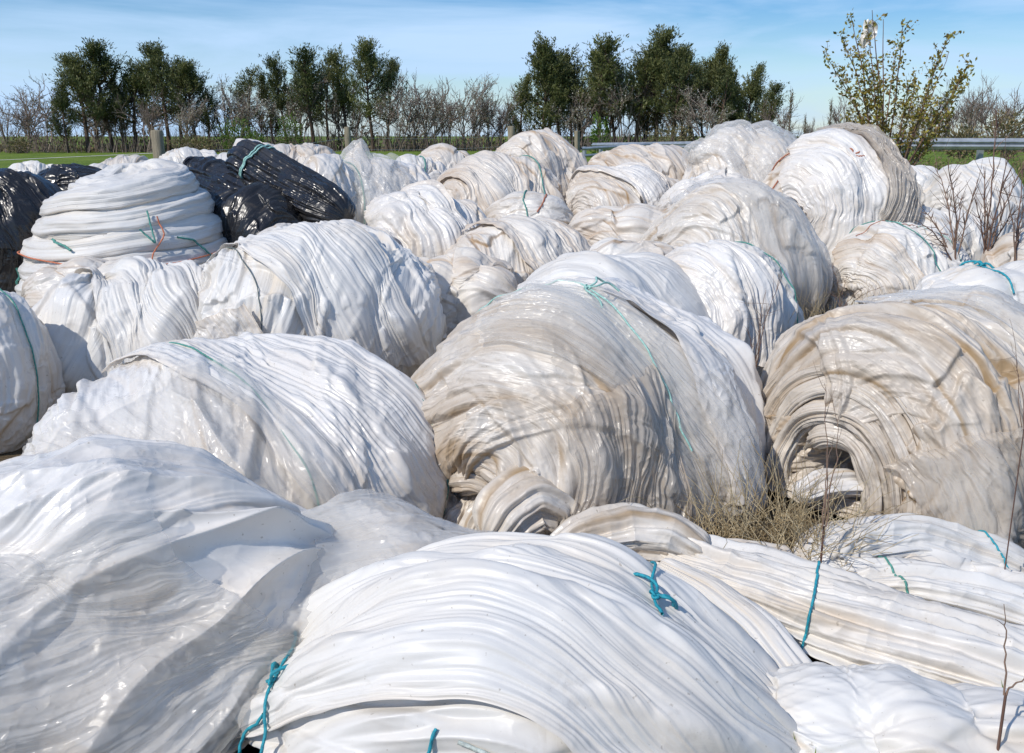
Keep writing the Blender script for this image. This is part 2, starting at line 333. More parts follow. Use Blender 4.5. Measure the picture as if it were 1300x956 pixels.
def roll(name, label, px, py, Y, hw, hh, yaw=60, pitch=0, ratio=1.1, mat='cream', q=1.0, e=0.72, mode='wind', layers=9, AL=0.020, AF=0.030, AC=0.012,
         tilt=0.0, t0=0.0, crater=0.0, cr=0.35, taper=0.0, bend=0.0, spikes=(), lumps=0.10, seed=None, cat='plastic roll', group='rolls of waste plastic sheeting', ground=True, sag=0.0, thick=None, dz=0.0, nb=16, AS=1.15, FK=0.8, VC=0.0, VS=3.0, pinch=(), top=None, nP=20, CF=1.0, creases=(), grime=0.0, LG=0.6):
    seed = seed if seed is not None else (hash_(label) % 997)
    r0 = np.random.default_rng(seed); o3 = r0.random(3) * 100
    c0, mpp = at(px, py, Y); hwm, hhm = hw * mpp, hh * mpp
    ps = R(yaw); pt = R(pitch)
    if abs(pitch) > 60: b = hwm; c = thick or hwm; a = hhm
    else:
        b = hwm / math.sqrt((ratio * math.cos(ps)) ** 2 + math.sin(ps) ** 2); a = ratio * b; c = hhm
    ax = np.array([math.cos(ps) * math.cos(pt), math.sin(ps) * math.cos(pt), math.sin(pt)])
    pe = np.array([-math.sin(ps), math.cos(ps), 0]); up = np.cross(ax, pe); M = np.stack([ax, pe, up], 0)
    def shape(ntt, ns, k, sh, extra=0.0):
        a1, b1, c1 = a * k, b * k, c
        ph = np.linspace(0, np.pi, 1200); xx = -a1 * np.sign(np.cos(ph)) * np.abs(np.cos(ph)) ** e; rr = np.abs(np.sin(ph)) ** e
        rm = 0.5 * (b1 + c1)
        arc = np.concatenate([[0], np.cumsum(np.hypot(np.diff(xx), np.diff(rr * rm)))]); S = np.linspace(0, arc[-1], ns)
        xs_ = np.interp(S, arc, xx); rs = np.interp(S, arc, rr); rs[0] = rs[-1] = 0
        th = np.arange(ntt) / ntt * 2 * np.pi
        TH, SS = np.meshgrid(th, S); XX = xs_[:, None] + 0 * TH; RR = rs[:, None] + 0 * TH
        RR = RR * (1 - taper * (XX / a1) * 0.5)
        if crater: XX = XX + crater * np.exp(-(RR / cr) ** 4) * (XX < 0)
        ct, st = np.cos(TH), np.sin(TH)
        lump = 1 + lumps * pn(ct * 1.1 + o3[0], st * 1.1 + o3[1], SS * 1.6 / max(rm, .2) + o3[2]) * 1.6
        yy = (b1 + extra) * RR * ct * lump; zz = (c1 + extra) * RR * st * lump
        XX = XX * (1 + extra / a1); zz = zz - bend * (XX / a1) ** 2
        P = np.stack([XX, yy, zz], 2) @ M + c0 + sh
        if ground:                                              # the underside spreads down until it lies on the ground
            zc = c0[2] + sh[2]; low = P[..., 2].min(); kk = zc / max(zc - low, 1e-3)
            P[..., 2] = np.where(P[..., 2] < zc, zc + (P[..., 2] - zc) * max(kk, 0.3), P[..., 2])
        return P, rm, S, TH, SS, RR, ct, st, xs_
    k_ = 1.0; sh_ = np.zeros(3)
    for _ in range(5):                                          # settle size and height so the roll fills the space measured for it
        Pt = shape(64, 44, k_, sh_, AF * 0.95 + AL * 0.6 + VC * 0.2 + 0.008)[0].reshape(-1, 3)
        rel = Pt - np.array([0, 0, CAMZ]); dz_ = rel[:, 1] * cp - rel[:, 2] * sp_; vx = CX + F * rel[:, 0] / dz_; vy = CY - F * (rel[:, 1] * sp_ + rel[:, 2] * cp) / dz_
        k_ *= np.clip(2 * hw / (vx.max() - vx.min()), 0.8, 1.25); sh_[0] += (px - (vx.max() + vx.min()) / 2) * mpp; sh_[2] -= ((top if top is not None else py - hh) - vy.min()) * mpp * 0.9
    ntt = int(q * 420); ns = int(q * 260)
    P, rm, S, TH, SS, RR, ct, st, xs_ = shape(ntt, ns, k_, sh_)
    nrm = normals(P)
    if np.sum((P[ns // 2, 0] - c0) * nrm[ns // 2, 0]) < 0: nrm = -nrm
    # ---- folds
    qx = rm * ct; qy = rm * st
    S2 = SS + tilt * rm * np.cos(TH - t0)
    wv = 0.09 * pn(qx * 1.1 + o3[0], qy * 1.1 + o3[1], S2 * 1.5) + 0.010 * pn(qx * 2.6 + o3[1], qy * 2.6, S2 * 4)
    S2 = S2 + wv
    if mode == 'wind': A_ = lambda k1, k2, s: pn(qx * k1 + o3[0] + s, qy * k1 + o3[1], S2 * k2 + o3[2])
    else:              A_ = lambda k1, k2, s: pn(qx * k2 + o3[0] + s + wv * k2, qy * k2 + o3[1] + wv * k2, SS * k1 + o3[2] + pn(qx, qy, SS) * .4)
    n1 = A_(0.6, 5.0 * FK, 0); n2 = A_(0.9, 11 * FK, 9); n3 = A_(1.2, 23 * FK, 17); n4 = A_(1.8, 50, 31)
    big = 1 - np.abs(n1) * 1.8; f2 = np.abs(n2); f3 = 1 - np.abs(n3) * 2; f4 = 1 - np.abs(n4) * 2
    gate = np.clip(0.55 + 0.9 * pn(qx * 1.3 + 7, qy * 1.3, SS * 2.2 + o3[0]), 0.12, 1.3)
    gate3 = np.clip(0.3 + 1.5 * pn(qx * 1.7 + 17, qy * 1.7, SS * 3 + o3[1]), 0.0, 1.3)
    H = AF * (0.62 * big + 1.25 * f2 * gate + 0.34 * f3 * gate3 + 0.05 * f4 * gate3)
    # overlapping turns and hems: long crisp steps crossing the windings at shallow angles
    hem2 = 0
    for i_ in range(nb):
        sl_ = tilt + r0.normal() * 0.32; ph_ = r0.random() * 6.28; L_ = 0.06 + 0.22 * r0.random(); am_ = (0.006 + 0.014 * r0.random()) * AS
        if mode == 'wind': d_ = SS + wv * 0.8 + sl_ * rm * np.cos(TH - ph_) - S[-1] * (0.06 + 0.88 * r0.random())
        else: d_ = rm * (((TH - R(40 + 200 * r0.random()) + np.pi) % (2 * np.pi)) - np.pi) + wv * 1.2 + sl_ * 0.5 * (SS - S[-1] / 2)
        d_ = d_ + 0.02 * pn(qx * 3 + i_, qy * 3, SS * 3); sg = 1 if r0.random() < .6 else -1; d_ = d_ * sg
        if mode == 'long': d_ = np.where(np.abs(d_) > rm * 2.2, -1, d_)
        H = H + am_ / (1 + np.exp(-np.clip(d_ / 0.0045, -30, 30))) * np.exp(-np.maximum(d_, 0) / L_)
        hem2 = hem2 + np.exp(-((d_ - 0.008) / 0.010) ** 2) * 0.6
    if mode == 'wind': u = layers * (S2 / S[-1]) + TH / (2 * np.pi) + 0.6 * pn(qx * 1.2 + 5, qy * 1.2, SS * 3)
    else: u = layers * TH / (2 * np.pi) + 1.2 * wv / 0.1 + 0.7 * pn(qx * 2 + 5, qy * 2, SS * 1.2)
    fr = np.abs((u % 1.0))
    lay = np.sin(np.minimum(fr / 0.16, 1) * np.pi / 2) * np.clip(1 - fr, 0, 1) ** 0.85 * 1.3
    lg = np.clip(LG + 0.8 * pn(qx * 1.6 + 3, qy * 1.6 + o3[1], SS * 1.5 + 8), 0.1, 1.2)
    H = H + AL * lay * lg
    hem = np.exp(-((fr - 0.03) / 0.06) ** 2) * np.clip(lg, 0, 1) * np.clip(0.5 + pn(qx * 5, qy * 5, SS * 5) * 1.2, 0, 1)
    # crumples: sharp faceted creases
    wx = CF * P + 0.12 * np.stack([pn(P[..., 0] * 2.5, P[..., 1] * 2.5, P[..., 2] * 2.5 + k * 11) for k in range(3)], 2)
    c1 = np.abs(pn(wx[..., 0] * 2.8, wx[..., 1] * 2.8, wx[..., 2] * 2.8 + o3[0])); c2 = np.abs(pn(wx[..., 0] * 6.5, wx[..., 1] * 6.5, wx[..., 2] * 6.5 + o3[0]))
    c3 = np.abs(pn(wx[..., 0] * 14, wx[..., 1] * 14, wx[..., 2] * 14 + o3[0]))
    H = H - AC * (c1 * 2.0 + (c2 * 0.85 + c3 * 0.22) * np.clip(0.6 + 1.2 * pn(P[..., 0] * 1.7, P[..., 1] * 1.7, P[..., 2] * 1.7 + 30), 0.05, 1.3))
    npt = int(round(nP * 1.0))
    for i_ in range(npt):
        tc_ = r0.random() * 6.283; sc_ = S[-1] * (0.05 + 0.85 * r0.random()); al = r0.normal() * 0.35 + (1.571 if mode == 'long' else 0); Lx = (0.25 + 0.65 * r0.random()) * min(1.2, rm * 2); Wy = 0.05 + 0.17 * r0.random()
        dx = ((TH - tc_ + np.pi) % (2 * np.pi) - np.pi) * rm; dy = SS - sc_
        X_ = dx * math.cos(al) + dy * math.sin(al); Y_ = -dx * math.sin(al) + dy * math.cos(al)
        ii = (np.abs(X_) < Lx * 1.3) & (np.abs(Y_) < Wy * 1.5)
        if ii.sum() < 50: continue
        xk = X_[ii]; yk = Y_[ii] + 0.03 * pn(X_[ii] * 2 + i_, 0 * xk, i_ + .5); sd = 11.3 * i_ + o3[0]
        ed = np.minimum(Lx * (1 + 0.2 * pn(yk * 9, 0 * yk, sd)) - np.abs(xk), (Wy * (1 + 0.35 * pn(xk * 3, 0 * xk, sd)) * (1 - 0.45 * (xk / Lx))) - np.abs(yk))
        ins = 1 / (1 + np.exp(-np.clip(ed / 0.0035, -30, 30)))
        fk = 14 + 16 * r0.random(); fo = AF * (0.40 * np.abs(pn(xk * 1.1 + sd, yk * fk * .6 + xk * 1.5, sd)) * 2 + 0.22 * (1 - 2 * np.abs(pn(xk * 1.6 + sd, yk * fk * 1.6, sd))) + 0.25 * (1 - 2 * np.abs(pn(xk * 5 + sd, yk * 6, sd))))
        bse = H[ii]; H[ii] = bse * (1 - ins) + ins * (bse * 0.5 + 0.4 * np.mean(bse) + 0.007 + fo + 0.010 * np.exp(-np.maximum(ed, 0) / 0.03))
        hem2 = hem2 if isinstance(hem2, np.ndarray) else 0 * SS; hk = hem2[ii]; hem2[ii] = hk * (1 - ins) + 0.8 * np.exp(-((ed + 0.004) / 0.008) ** 2)
    if VC:
        wp_ = P + 0.10 * np.stack([pn(P[..., 0] * 1.8, P[..., 1] * 1.8, P[..., 2] * 1.8 + k * 17) for k in range(3)], 2)
        v1 = vor(wp_ * np.array([VS, VS, VS * 0.8]) + o3); v2 = vor(wp_ * VS * 2.3 + o3 + 9)
        mk = np.clip(0.55 + 1.1 * pn(P[..., 0] * 1.3 + 3, P[..., 1] * 1.3, P[..., 2] * 1.3), 0.1, 1.2)
        H = H + VC * (v1 - 0.5) * mk * 1.3 + VC * 0.42 * (v2 - 0.5) * np.clip(1.3 - mk, 0.15, 1)
    if not creases and mode == 'wind' and mat != 'black':
        creases = [(t_, s_, t_ + (70 + 70 * r0.random()), s_ + r0.normal() * 0.13, (0.018 + 0.03 * r0.random()) * rm / 0.55, 0.02 + 0.03 * r0.random()) for t_, s_ in [(60 + 100 * r0.random(), 0.1 + 0.75 * r0.random()) for _ in range(6)]]
    for (ta, sa_, tb, sb_, h0_, w0_) in creases:
        ax_ = np.array([R(ta) * rm, sa_ * S[-1]]); bx_ = np.array([R(tb) * rm, sb_ * S[-1]]); dv_ = bx_ - ax_; Ln = dv_ @ dv_
        px_ = (((TH - R(ta) + np.pi) % (2 * np.pi)) - np.pi + R(ta)) * rm + 0.05 * pn(SS * 2, TH * 2, ta); py_ = SS + 0.05 * pn(SS * 2, TH * 2, tb + .5); q_ = np.clip(((px_ - ax_[0]) * dv_[0] + (py_ - ax_[1]) * dv_[1]) / Ln, 0, 1)
        dd_ = np.hypot(px_ - ax_[0] - q_ * dv_[0], py_ - ax_[1] - q_ * dv_[1]); H = H + h0_ * np.exp(-dd_ / (w0_ * (0.5 + q_))) * np.clip(4 * q_, 0.25, 1) * np.clip(3 * (1 - q_), 0, 1)
    for (s0_, d0_, w0_) in pinch: H = H - d0_ * np.exp(-np.abs(SS / S[-1] - s0_) * S[-1] / w0_)
    edgefade = np.clip(np.minimum(SS, S[-1] - SS) / 0.05, 0, 1)
    H = H * edgefade
    for (a0, s0, h0, w0) in spikes:
        dth = (TH - R(a0) + np.pi) % (2 * np.pi) - np.pi
        d = np.hypot(dth * rm * RR, (SS / S[-1] - s0) * S[-1]); d = d * (1 + 0.35 * pn(np.cos(TH * 3) * 1.5, np.sin(TH * 3) * 1.5, SS * 3))
        H = H + h0 * np.clip(1 - d / w0, 0, 1) ** 1.7
    hem = np.clip(hem + hem2 * np.clip(0.4 + pn(qx * 3, qy * 3, SS * 3) * 1.2, 0, 1), 0, 1)
    gm = grime * np.clip(1.15 - SS / S[-1] / 0.42, 0, 1) * np.clip(0.75 + 0.9 * pn(qx * 1.5 + 2, qy * 1.5, SS * 6), 0.1, 1.3)
    H = H.astype(np.float32)
    Pd = P + nrm * H[..., None]
    gz = 0.012
    Pd[..., 2] = np.where(Pd[..., 2] < gz, gz, Pd[..., 2])
    wind = np.stack([qx + o3[0], qy + o3[1], S2 + o3[2]], 2) if mode == 'wind' else np.stack([qx * 6.5 + wv * 0.8 + o3[0], qy * 6.5 + wv * 0.8 + o3[1], SS / 6.5 + o3[2]], 2)
    org = np.array([c0[0], c0[1], 0.0])
    root = empty(name, org, label, cat, group)
    mesh_from('wrapping', (Pd - org).reshape(-1, 3), grid_faces(ntt, ns, True), MAT[mat], True, {'wind': wind.reshape(-1, 3), 'hem': hem.ravel(), 'grime': gm.ravel()}, root)
    o = Roll(); o.root = root; o.org = org; o.ns = ns; o.nt = ntt; o.rm = rm; o.S = S; o.P = P
    k = max(3, int(ntt / 60)); Hb = blur(H, k); Hf = np.maximum(Hb + 0.006, H + 0.004)
    o.Pf = P + nrm * (0.5 * Hf + 0.5 * blur(Hf, 3))[..., None]; o.n = normals(blur3(o.Pf, 4)); 
    if np.sum(o.n[ns // 2, 0] * nrm[ns // 2, 0]) < 0: o.n = -o.n
    o.a = a * k_; o.b = b * k_; o.c = c; o.M = M; o.cen = c0 + sh_; o.e = e; o.Pd = Pd; o.wind = wind; o.seed = seed; o.q = q; o.mpp = mpp
    return o
def blur3(P, k): return np.stack([blur(P[..., i], k) for i in range(3)], 2)
def hash_(s):
    h = 7
    for ch in s: h = (h * 31 + ord(ch)) & 0xffffff
    return h
def flap(o, a0, a1, s0, s1, skew=0.0, mat='milky', off=0.004, lift=0.02, amp=0.012, label=None, jag=0.06, seed=1, long=False, dip=0.0):
    """a loose sheet edge lying over the roll: angles in degrees round it, s0..s1 along it"""
    r = np.random.default_rng(seed * 13 + 5); nu = int(150 * o.q); nv = int(90 * o.q)
    u, v = np.meshgrid(np.linspace(0, 1, nu), np.linspace(0, 1, nv)); k = r.random() * 50
    e0 = jag * (pn(u[0] * 3 + k, 0 * u[0], 1) + 0.35 * pn(u[0] * 11 + k, 0 * u[0], 4)); e1 = jag * (pn(u[0] * 3 + k, 0 * u[0], 9) + 0.35 * pn(u[0] * 11 + k, 0 * u[0], 14))
    f0 = jag * (pn(v[:, 0] * 3 + k, 0 * v[:, 0], 21) + 0.3 * pn(v[:, 0] * 9 + k, 0 * v[:, 0], 24)); f1 = jag * (pn(v[:, 0] * 3 + k, 0 * v[:, 0], 31) + 0.3 * pn(v[:, 0] * 9 + k, 0 * v[:, 0], 34))
    uu = (f0[:, None]) * (1 - u) + (1 + f1[:, None]) * u; vv = (e0[None, :]) * (1 - v) + (1 + e1[None, :]) * v
    TH = R(a0) + (R(a1) - R(a0)) * uu + R(dip) * (lambda q_: q_ * q_ * (3 - 2 * q_))(np.clip((vv - 0.38) / 0.62, 0, 1)) * np.clip(uu, 0, 1); Sv = s0 + (s1 - s0) * vv + skew * (uu - 0.5)
    Sv = np.clip(Sv, 0.0, 1.0)
    P = bil(o.Pf, TH, Sv); n = bil(o.n, TH, Sv)
    dE = np.minimum(np.minimum(u, 1 - u) * 1.4, np.minimum(v, 1 - v))
    li = 0.55 * lift * np.exp(-dE / 0.07) * np.clip(0.35 + 1.3 * pn(u * 3.5 + k, v * 3.5, 3), 0, 1.5)
    U_, V_ = (v, u) if long else (u, v)
    V2 = V_ + 0.06 * pn(U_ * 1.5, V_ * 1.5, k)
    fo = amp * (1 - np.abs(pn(U_ * 1.3 + k, V2 * 9, 5)) * 2) + amp * 0.7 * (1 - np.abs(pn(U_ * 2 + k, V2 * 24, 15)) * 2) + amp * 0.35 * (1 - np.abs(pn(U_ * 3 + k, V2 * 55, 15)) * 2) + amp * 0.7 * np.abs(pn(u * 4, v * 4 + k, 8))
    P = P + n * (off + li + np.maximum(fo, -off * 0.5) + 0.002)[..., None]
    P[..., 2] = np.maximum(P[..., 2], 0.014)
    wd = bil(o.wind, TH, Sv) if False else np.stack([U_ * 0.8 + k, 0 * u, V2 * 0.6 + k], 2)
    c = mesh_from('loose_flap', (P - o.org).reshape(-1, 3), grid_faces(nu, nv), MAT[mat], True, {'wind': wd.reshape(-1, 3), 'hem': (np.exp(-dE / 0.03) * 0.5).ravel()}, o.root)
    if label: c['label'] = label
    return c
def rope(o, pts, col='teal', r=0.005, knot=None, ends=None, k=9, name='rope', slack=0.0):
    """pts: (angle, s) stations on the roll"""
    pts = np.array(pts, float); t = np.linspace(0, len(pts) - 1, 60 * (len(pts) - 1)); i = np.arange(len(pts))
    a = np.interp(t, i, pts[:, 0]); s = np.interp(t, i, pts[:, 1])
    kk = max(3, len(t) // (len(pts) * 3)); ker = np.ones(2 * kk + 1) / (2 * kk + 1)
    a = np.convolve(np.pad(a, kk, 'edge'), ker, 'valid'); s = np.convolve(np.pad(s, kk, 'edge'), ker, 'valid')
    P = bil(o.Pf, np.radians(a), s) + bil(o.n, np.radians(a), s) * (r * 0.8 + slack)
    for _ in range(4): P[1:-1] = (P[:-2] + P[1:-1] * 2 + P[2:]) / 4
    T = Tubes(); T.add(P - o.org, r, k, 55.0 * 0.005 / r, 3); ob = T.build(name, ROPE[col], o.root)
    if knot is not None: make_knot(o, *knot, col=col, r=r, sl=slack)
    return ob
def make_knot(o, ang, s, col='teal', r=0.005, tails=3, tl=0.10, sl=0.0):
    c = bil(o.Pf, np.array([R(ang)]), np.array([s]))[0]; n = bil(o.n, np.array([R(ang)]), np.array([s]))[0]
    c = c + n * sl; rr = np.random.default_rng(int(ang * 7 + s * 100)); T = Tubes(); q = np.linspace(0, 2 * np.pi, 40)
    e1 = np.cross(n, [0, 0.3, 1]); e1 /= np.linalg.norm(e1); e2 = np.cross(n, e1)
    K = 2.0 * r
    x = (np.sin(q) + 2 * np.sin(2 * q)) * K * 0.6; y = (np.cos(q) - 2 * np.cos(2 * q)) * K * 0.6; z = -np.sin(3 * q) * K * 0.5
    T.add(c - o.org + n * r * 2.4 + x[:, None] * e1 + y[:, None] * e2 + z[:, None] * n, r * 0.95, 7, 60, 3)
    for i in range(tails):
        d = e1 * rr.normal() + e2 * rr.normal(); d /= np.linalg.norm(d); L = np.linspace(0, tl * (0.6 + rr.random()), 14)
        side = np.cross(d, n)
        T.add(c - o.org + n * (r * 2 + 0.02 * np.sin(L / L[-1] * 3))[:, None] * 1.0 + d * L[:, None] + side * (0.02 * np.sin(L * 40))[:, None] - np.array([0, 0, 1]) * (L ** 2 * 2)[:, None], np.linspace(r, r * 1.25, 14), 7, 60, 3)
    return T.build('rope_knot', ROPE[col], o.root)

# ================================================================== the rolls, nearest first
# foreground
f1 = roll('plastic_bundle', 'long clean white bundle at the very front with two teal rope ties', 665, 890, 2.30, 408, 202, yaw=-6, ratio=1.8, mat='white', q=2.0, mode='long', layers=11, AL=0.026, AF=0.042, AC=0.004, bend=0.24, e=1.1, lumps=0.03, cat='plastic bundle', seed=11, AS=1.4, nb=14, FK=0.9, nP=4, pinch=((0.21, 0.03, 0.03), (0.665, 0.012, 0.03)))
f9 = roll('plastic_bundle', 'nearest low white bundle hidden mostly below the lower right edge', 1190, 975, 2.12, 345, 118, yaw=-12, ratio=2.6, mat='white', q=1.5, mode='long', layers=11, FK=1.5, AL=0.02, AF=0.024, AC=0.004, e=0.85, cat='plastic bundle', seed=20)
f3 = roll('plastic_bundle', 'low crumpled white sheeting lying under the hairpin bundle at the lower right', 1215, 752, 3.05, 175, 62, yaw=-22, ratio=1.9, mat='white', q=1.6, mode='long', layers=9, FK=1.3, AL=0.04, AF=0.046, AC=0.010, e=0.9, taper=0.4, cat='plastic bundle', seed=13, AS=1.6, VC=0.03, nP=14)
f4 = roll('film_heap', 'crumpled heap of milky clear film filling the lower left corner', 120, 800, 2.55, 380, 258, yaw=14, pitch=14, ratio=1.5, mat='milky', q=2.2, mode='long', layers=2, AL=0.004, AF=0.024, FK=0.5, AC=0.010, e=1.05, taper=0.4, bend=0.10, lumps=0.12, cat='film heap', group='loose heaps of film', seed=14, VC=0.07, VS=2.6, nP=2, AS=1.0, nb=6, creases=((100, .95, 165, .30, .07, .05), (108, .95, 140, .20, .06, .05), (115, .92, 185, .45, .07, .04), (95, .9, 120, .12, .05, .06), (150, .15, 120, .55, .06, .04), (170, .75, 205, .35, .06, .04), (130, .5, 175, .12, .05, .04), (100, .6, 95, .2, .05, .06)))
f5 = roll('film_heap', 'greyish see-through film bulging out behind the clean white front bundle', 430, 880, 2.75, 250, 236, yaw=24, ratio=1.3, mat='milky', q=1.8, mode='long', layers=5, AL=0.012, AF=0.020, AC=0.010, e=0.9, lumps=0.08, cat='film heap', group='loose heaps of film', seed=15, VC=0.06, VS=2.4, nP=3, creases=((80, .95, 150, .30, .05, .04), (95, .9, 175, .5, .05, .04), (70, .7, 120, .1, .05, .05)))
# middle rows
m1 = roll('plastic_roll', 'broad milky roll with bulging clear film and green twine left of centre', 308, 595, 3.75, 296, 165, yaw=38, ratio=1.15, mat='milky', q=2.1, layers=6, AL=0.030, AF=0.030, AC=0.010, tilt=-0.25, t0=0.5, e=0.85, seed=21, FK=0.7, VC=0.03, VS=2.2, creases=((95, .35, 190, .45, .05, .03), (90, .12, 170, .28, .05, .05), (80, .55, 200, .66, .04, .03), (110, .05, 200, .2, .05, .05)))
m2 = roll('plastic_roll', 'large middle roll with brownish near end and frayed mint rope knot on top', 717, 545, 4.15, 244, 184, yaw=56, ratio=1.05, mat='beige', q=2.2, layers=10, AL=0.048, AF=0.040, AC=0.012, crater=0.10, cr=0.24, tilt=0.10, e=0.80, seed=22, LG=0.7, nP=34, grime=0.6, VC=0.02, VS=3)
m3 = roll('plastic_roll', 'big brown layered roll on the right with an open hollow end', 1180, 562, 4.15, 230, 188, yaw=37, ratio=1.12, mat='beige', q=2.3, layers=15, AL=0.055, AF=0.034, AC=0.012, crater=0.42, cr=0.36, e=0.64, seed=23, LG=0.8, nP=34, grime=1.0, VC=0.015, VS=3)
m4 = roll('plastic_roll', 'white roll cut by the left edge of view beside green twine', -15, 480, 4.6, 80, 108, yaw=70, mat='milky', q=1.2, layers=5, AF=0.02, AC=0.012, seed=24)
m5 = roll('plastic_roll', 'left half of the long white row, a low roll with slanting folds', 195, 425, 5.3, 178, 88, yaw=14, ratio=1.7, mat='white', q=1.7, layers=5, AL=0.04, AF=0.034, AC=0.010, tilt=-0.5, t0=1.2, e=0.8, seed=25, FK=0.6, AS=1.8)
m6 = roll('plastic_roll', 'big rounded white roll with steep slanting folds behind the milky roll', 408, 400, 5.35, 158, 110, yaw=28, ratio=1.35, mat='white', q=1.8, layers=5, AL=0.036, AF=0.032, AC=0.008, tilt=-0.45, t0=1.0, e=0.8, seed=26, FK=0.6, AS=1.6)
m7 = roll('plastic_roll', 'smooth bright white roll rising just behind the large middle roll', 762, 430, 5.2, 150, 98, yaw=52, ratio=1.1, mat='white', q=1.4, layers=8, AF=0.02, AL=0.014, AC=0.005, seed=27)
m8 = roll('plastic_roll', 'bluish white roll with two green twines left of the dry weeds', 912, 408, 5.55, 106, 98, yaw=48, ratio=1.2, mat='white', q=1.5, layers=10, AL=0.026, AF=0.032, AC=0.006, tilt=-0.15, seed=28)
m9 = roll('film_heap', 'gathered cream film end pulled out beside the bluish white roll', 800, 352, 5.8, 78, 44, yaw=-15, ratio=1.5, mat='cream', q=1.2, mode='long', layers=6, AL=0.024, AF=0.03, AC=0.012, cat='film heap', group='loose heaps of film', seed=29, VC=0.05, VS=5)
m10 = roll('film_heap', 'crumpled cream film wedged between the rounded white roll and the middle roll', 582, 372, 6.0, 86, 52, yaw=-20, ratio=1.4, mat='cream', q=1.3, mode='long', layers=5, AL=0.022, AF=0.03, AC=0.02, lumps=0.18, cat='film heap', group='loose heaps of film', seed=30, VC=0.06, VS=5)
m11 = roll('plastic_roll', 'white roll with film folded back over a tan hollow, right of the black tubes', 548, 312, 7.2, 92, 66, yaw=42, ratio=1.15, mat='milky', q=1.3, layers=6, AL=0.03, AF=0.03, AC=0.012, crater=0.2, cr=0.2, seed=31)
m12 = roll('plastic_roll', 'low cream roll with pleated front in the middle of the heap', 668, 338, 6.7, 102, 54, yaw=30, ratio=1.4, mat='cream', q=1.3, layers=8, AL=0.026, AF=0.03, AC=0.008, seed=32)
m13 = roll('film_heap', 'flat crinkled clear film lying behind the rounded white roll', 415, 312, 6.5, 92, 34, yaw=-8, ratio=1.6, mat='milky', q=1.2, mode='long', layers=3, AL=0.01, AF=0.015, AC=0.04, cat='film heap', group='loose heaps of film', seed=33)
m14 = roll('film_heap', 'cream film collar lying at the foot of the white coil stack', 135, 368, 5.9, 98, 34, yaw=10, ratio=1.7, mat='cream', q=1.2, mode='long', layers=5, AL=0.016, AF=0.02, AC=0.012, cat='film heap', group='loose heaps of film', seed=34)
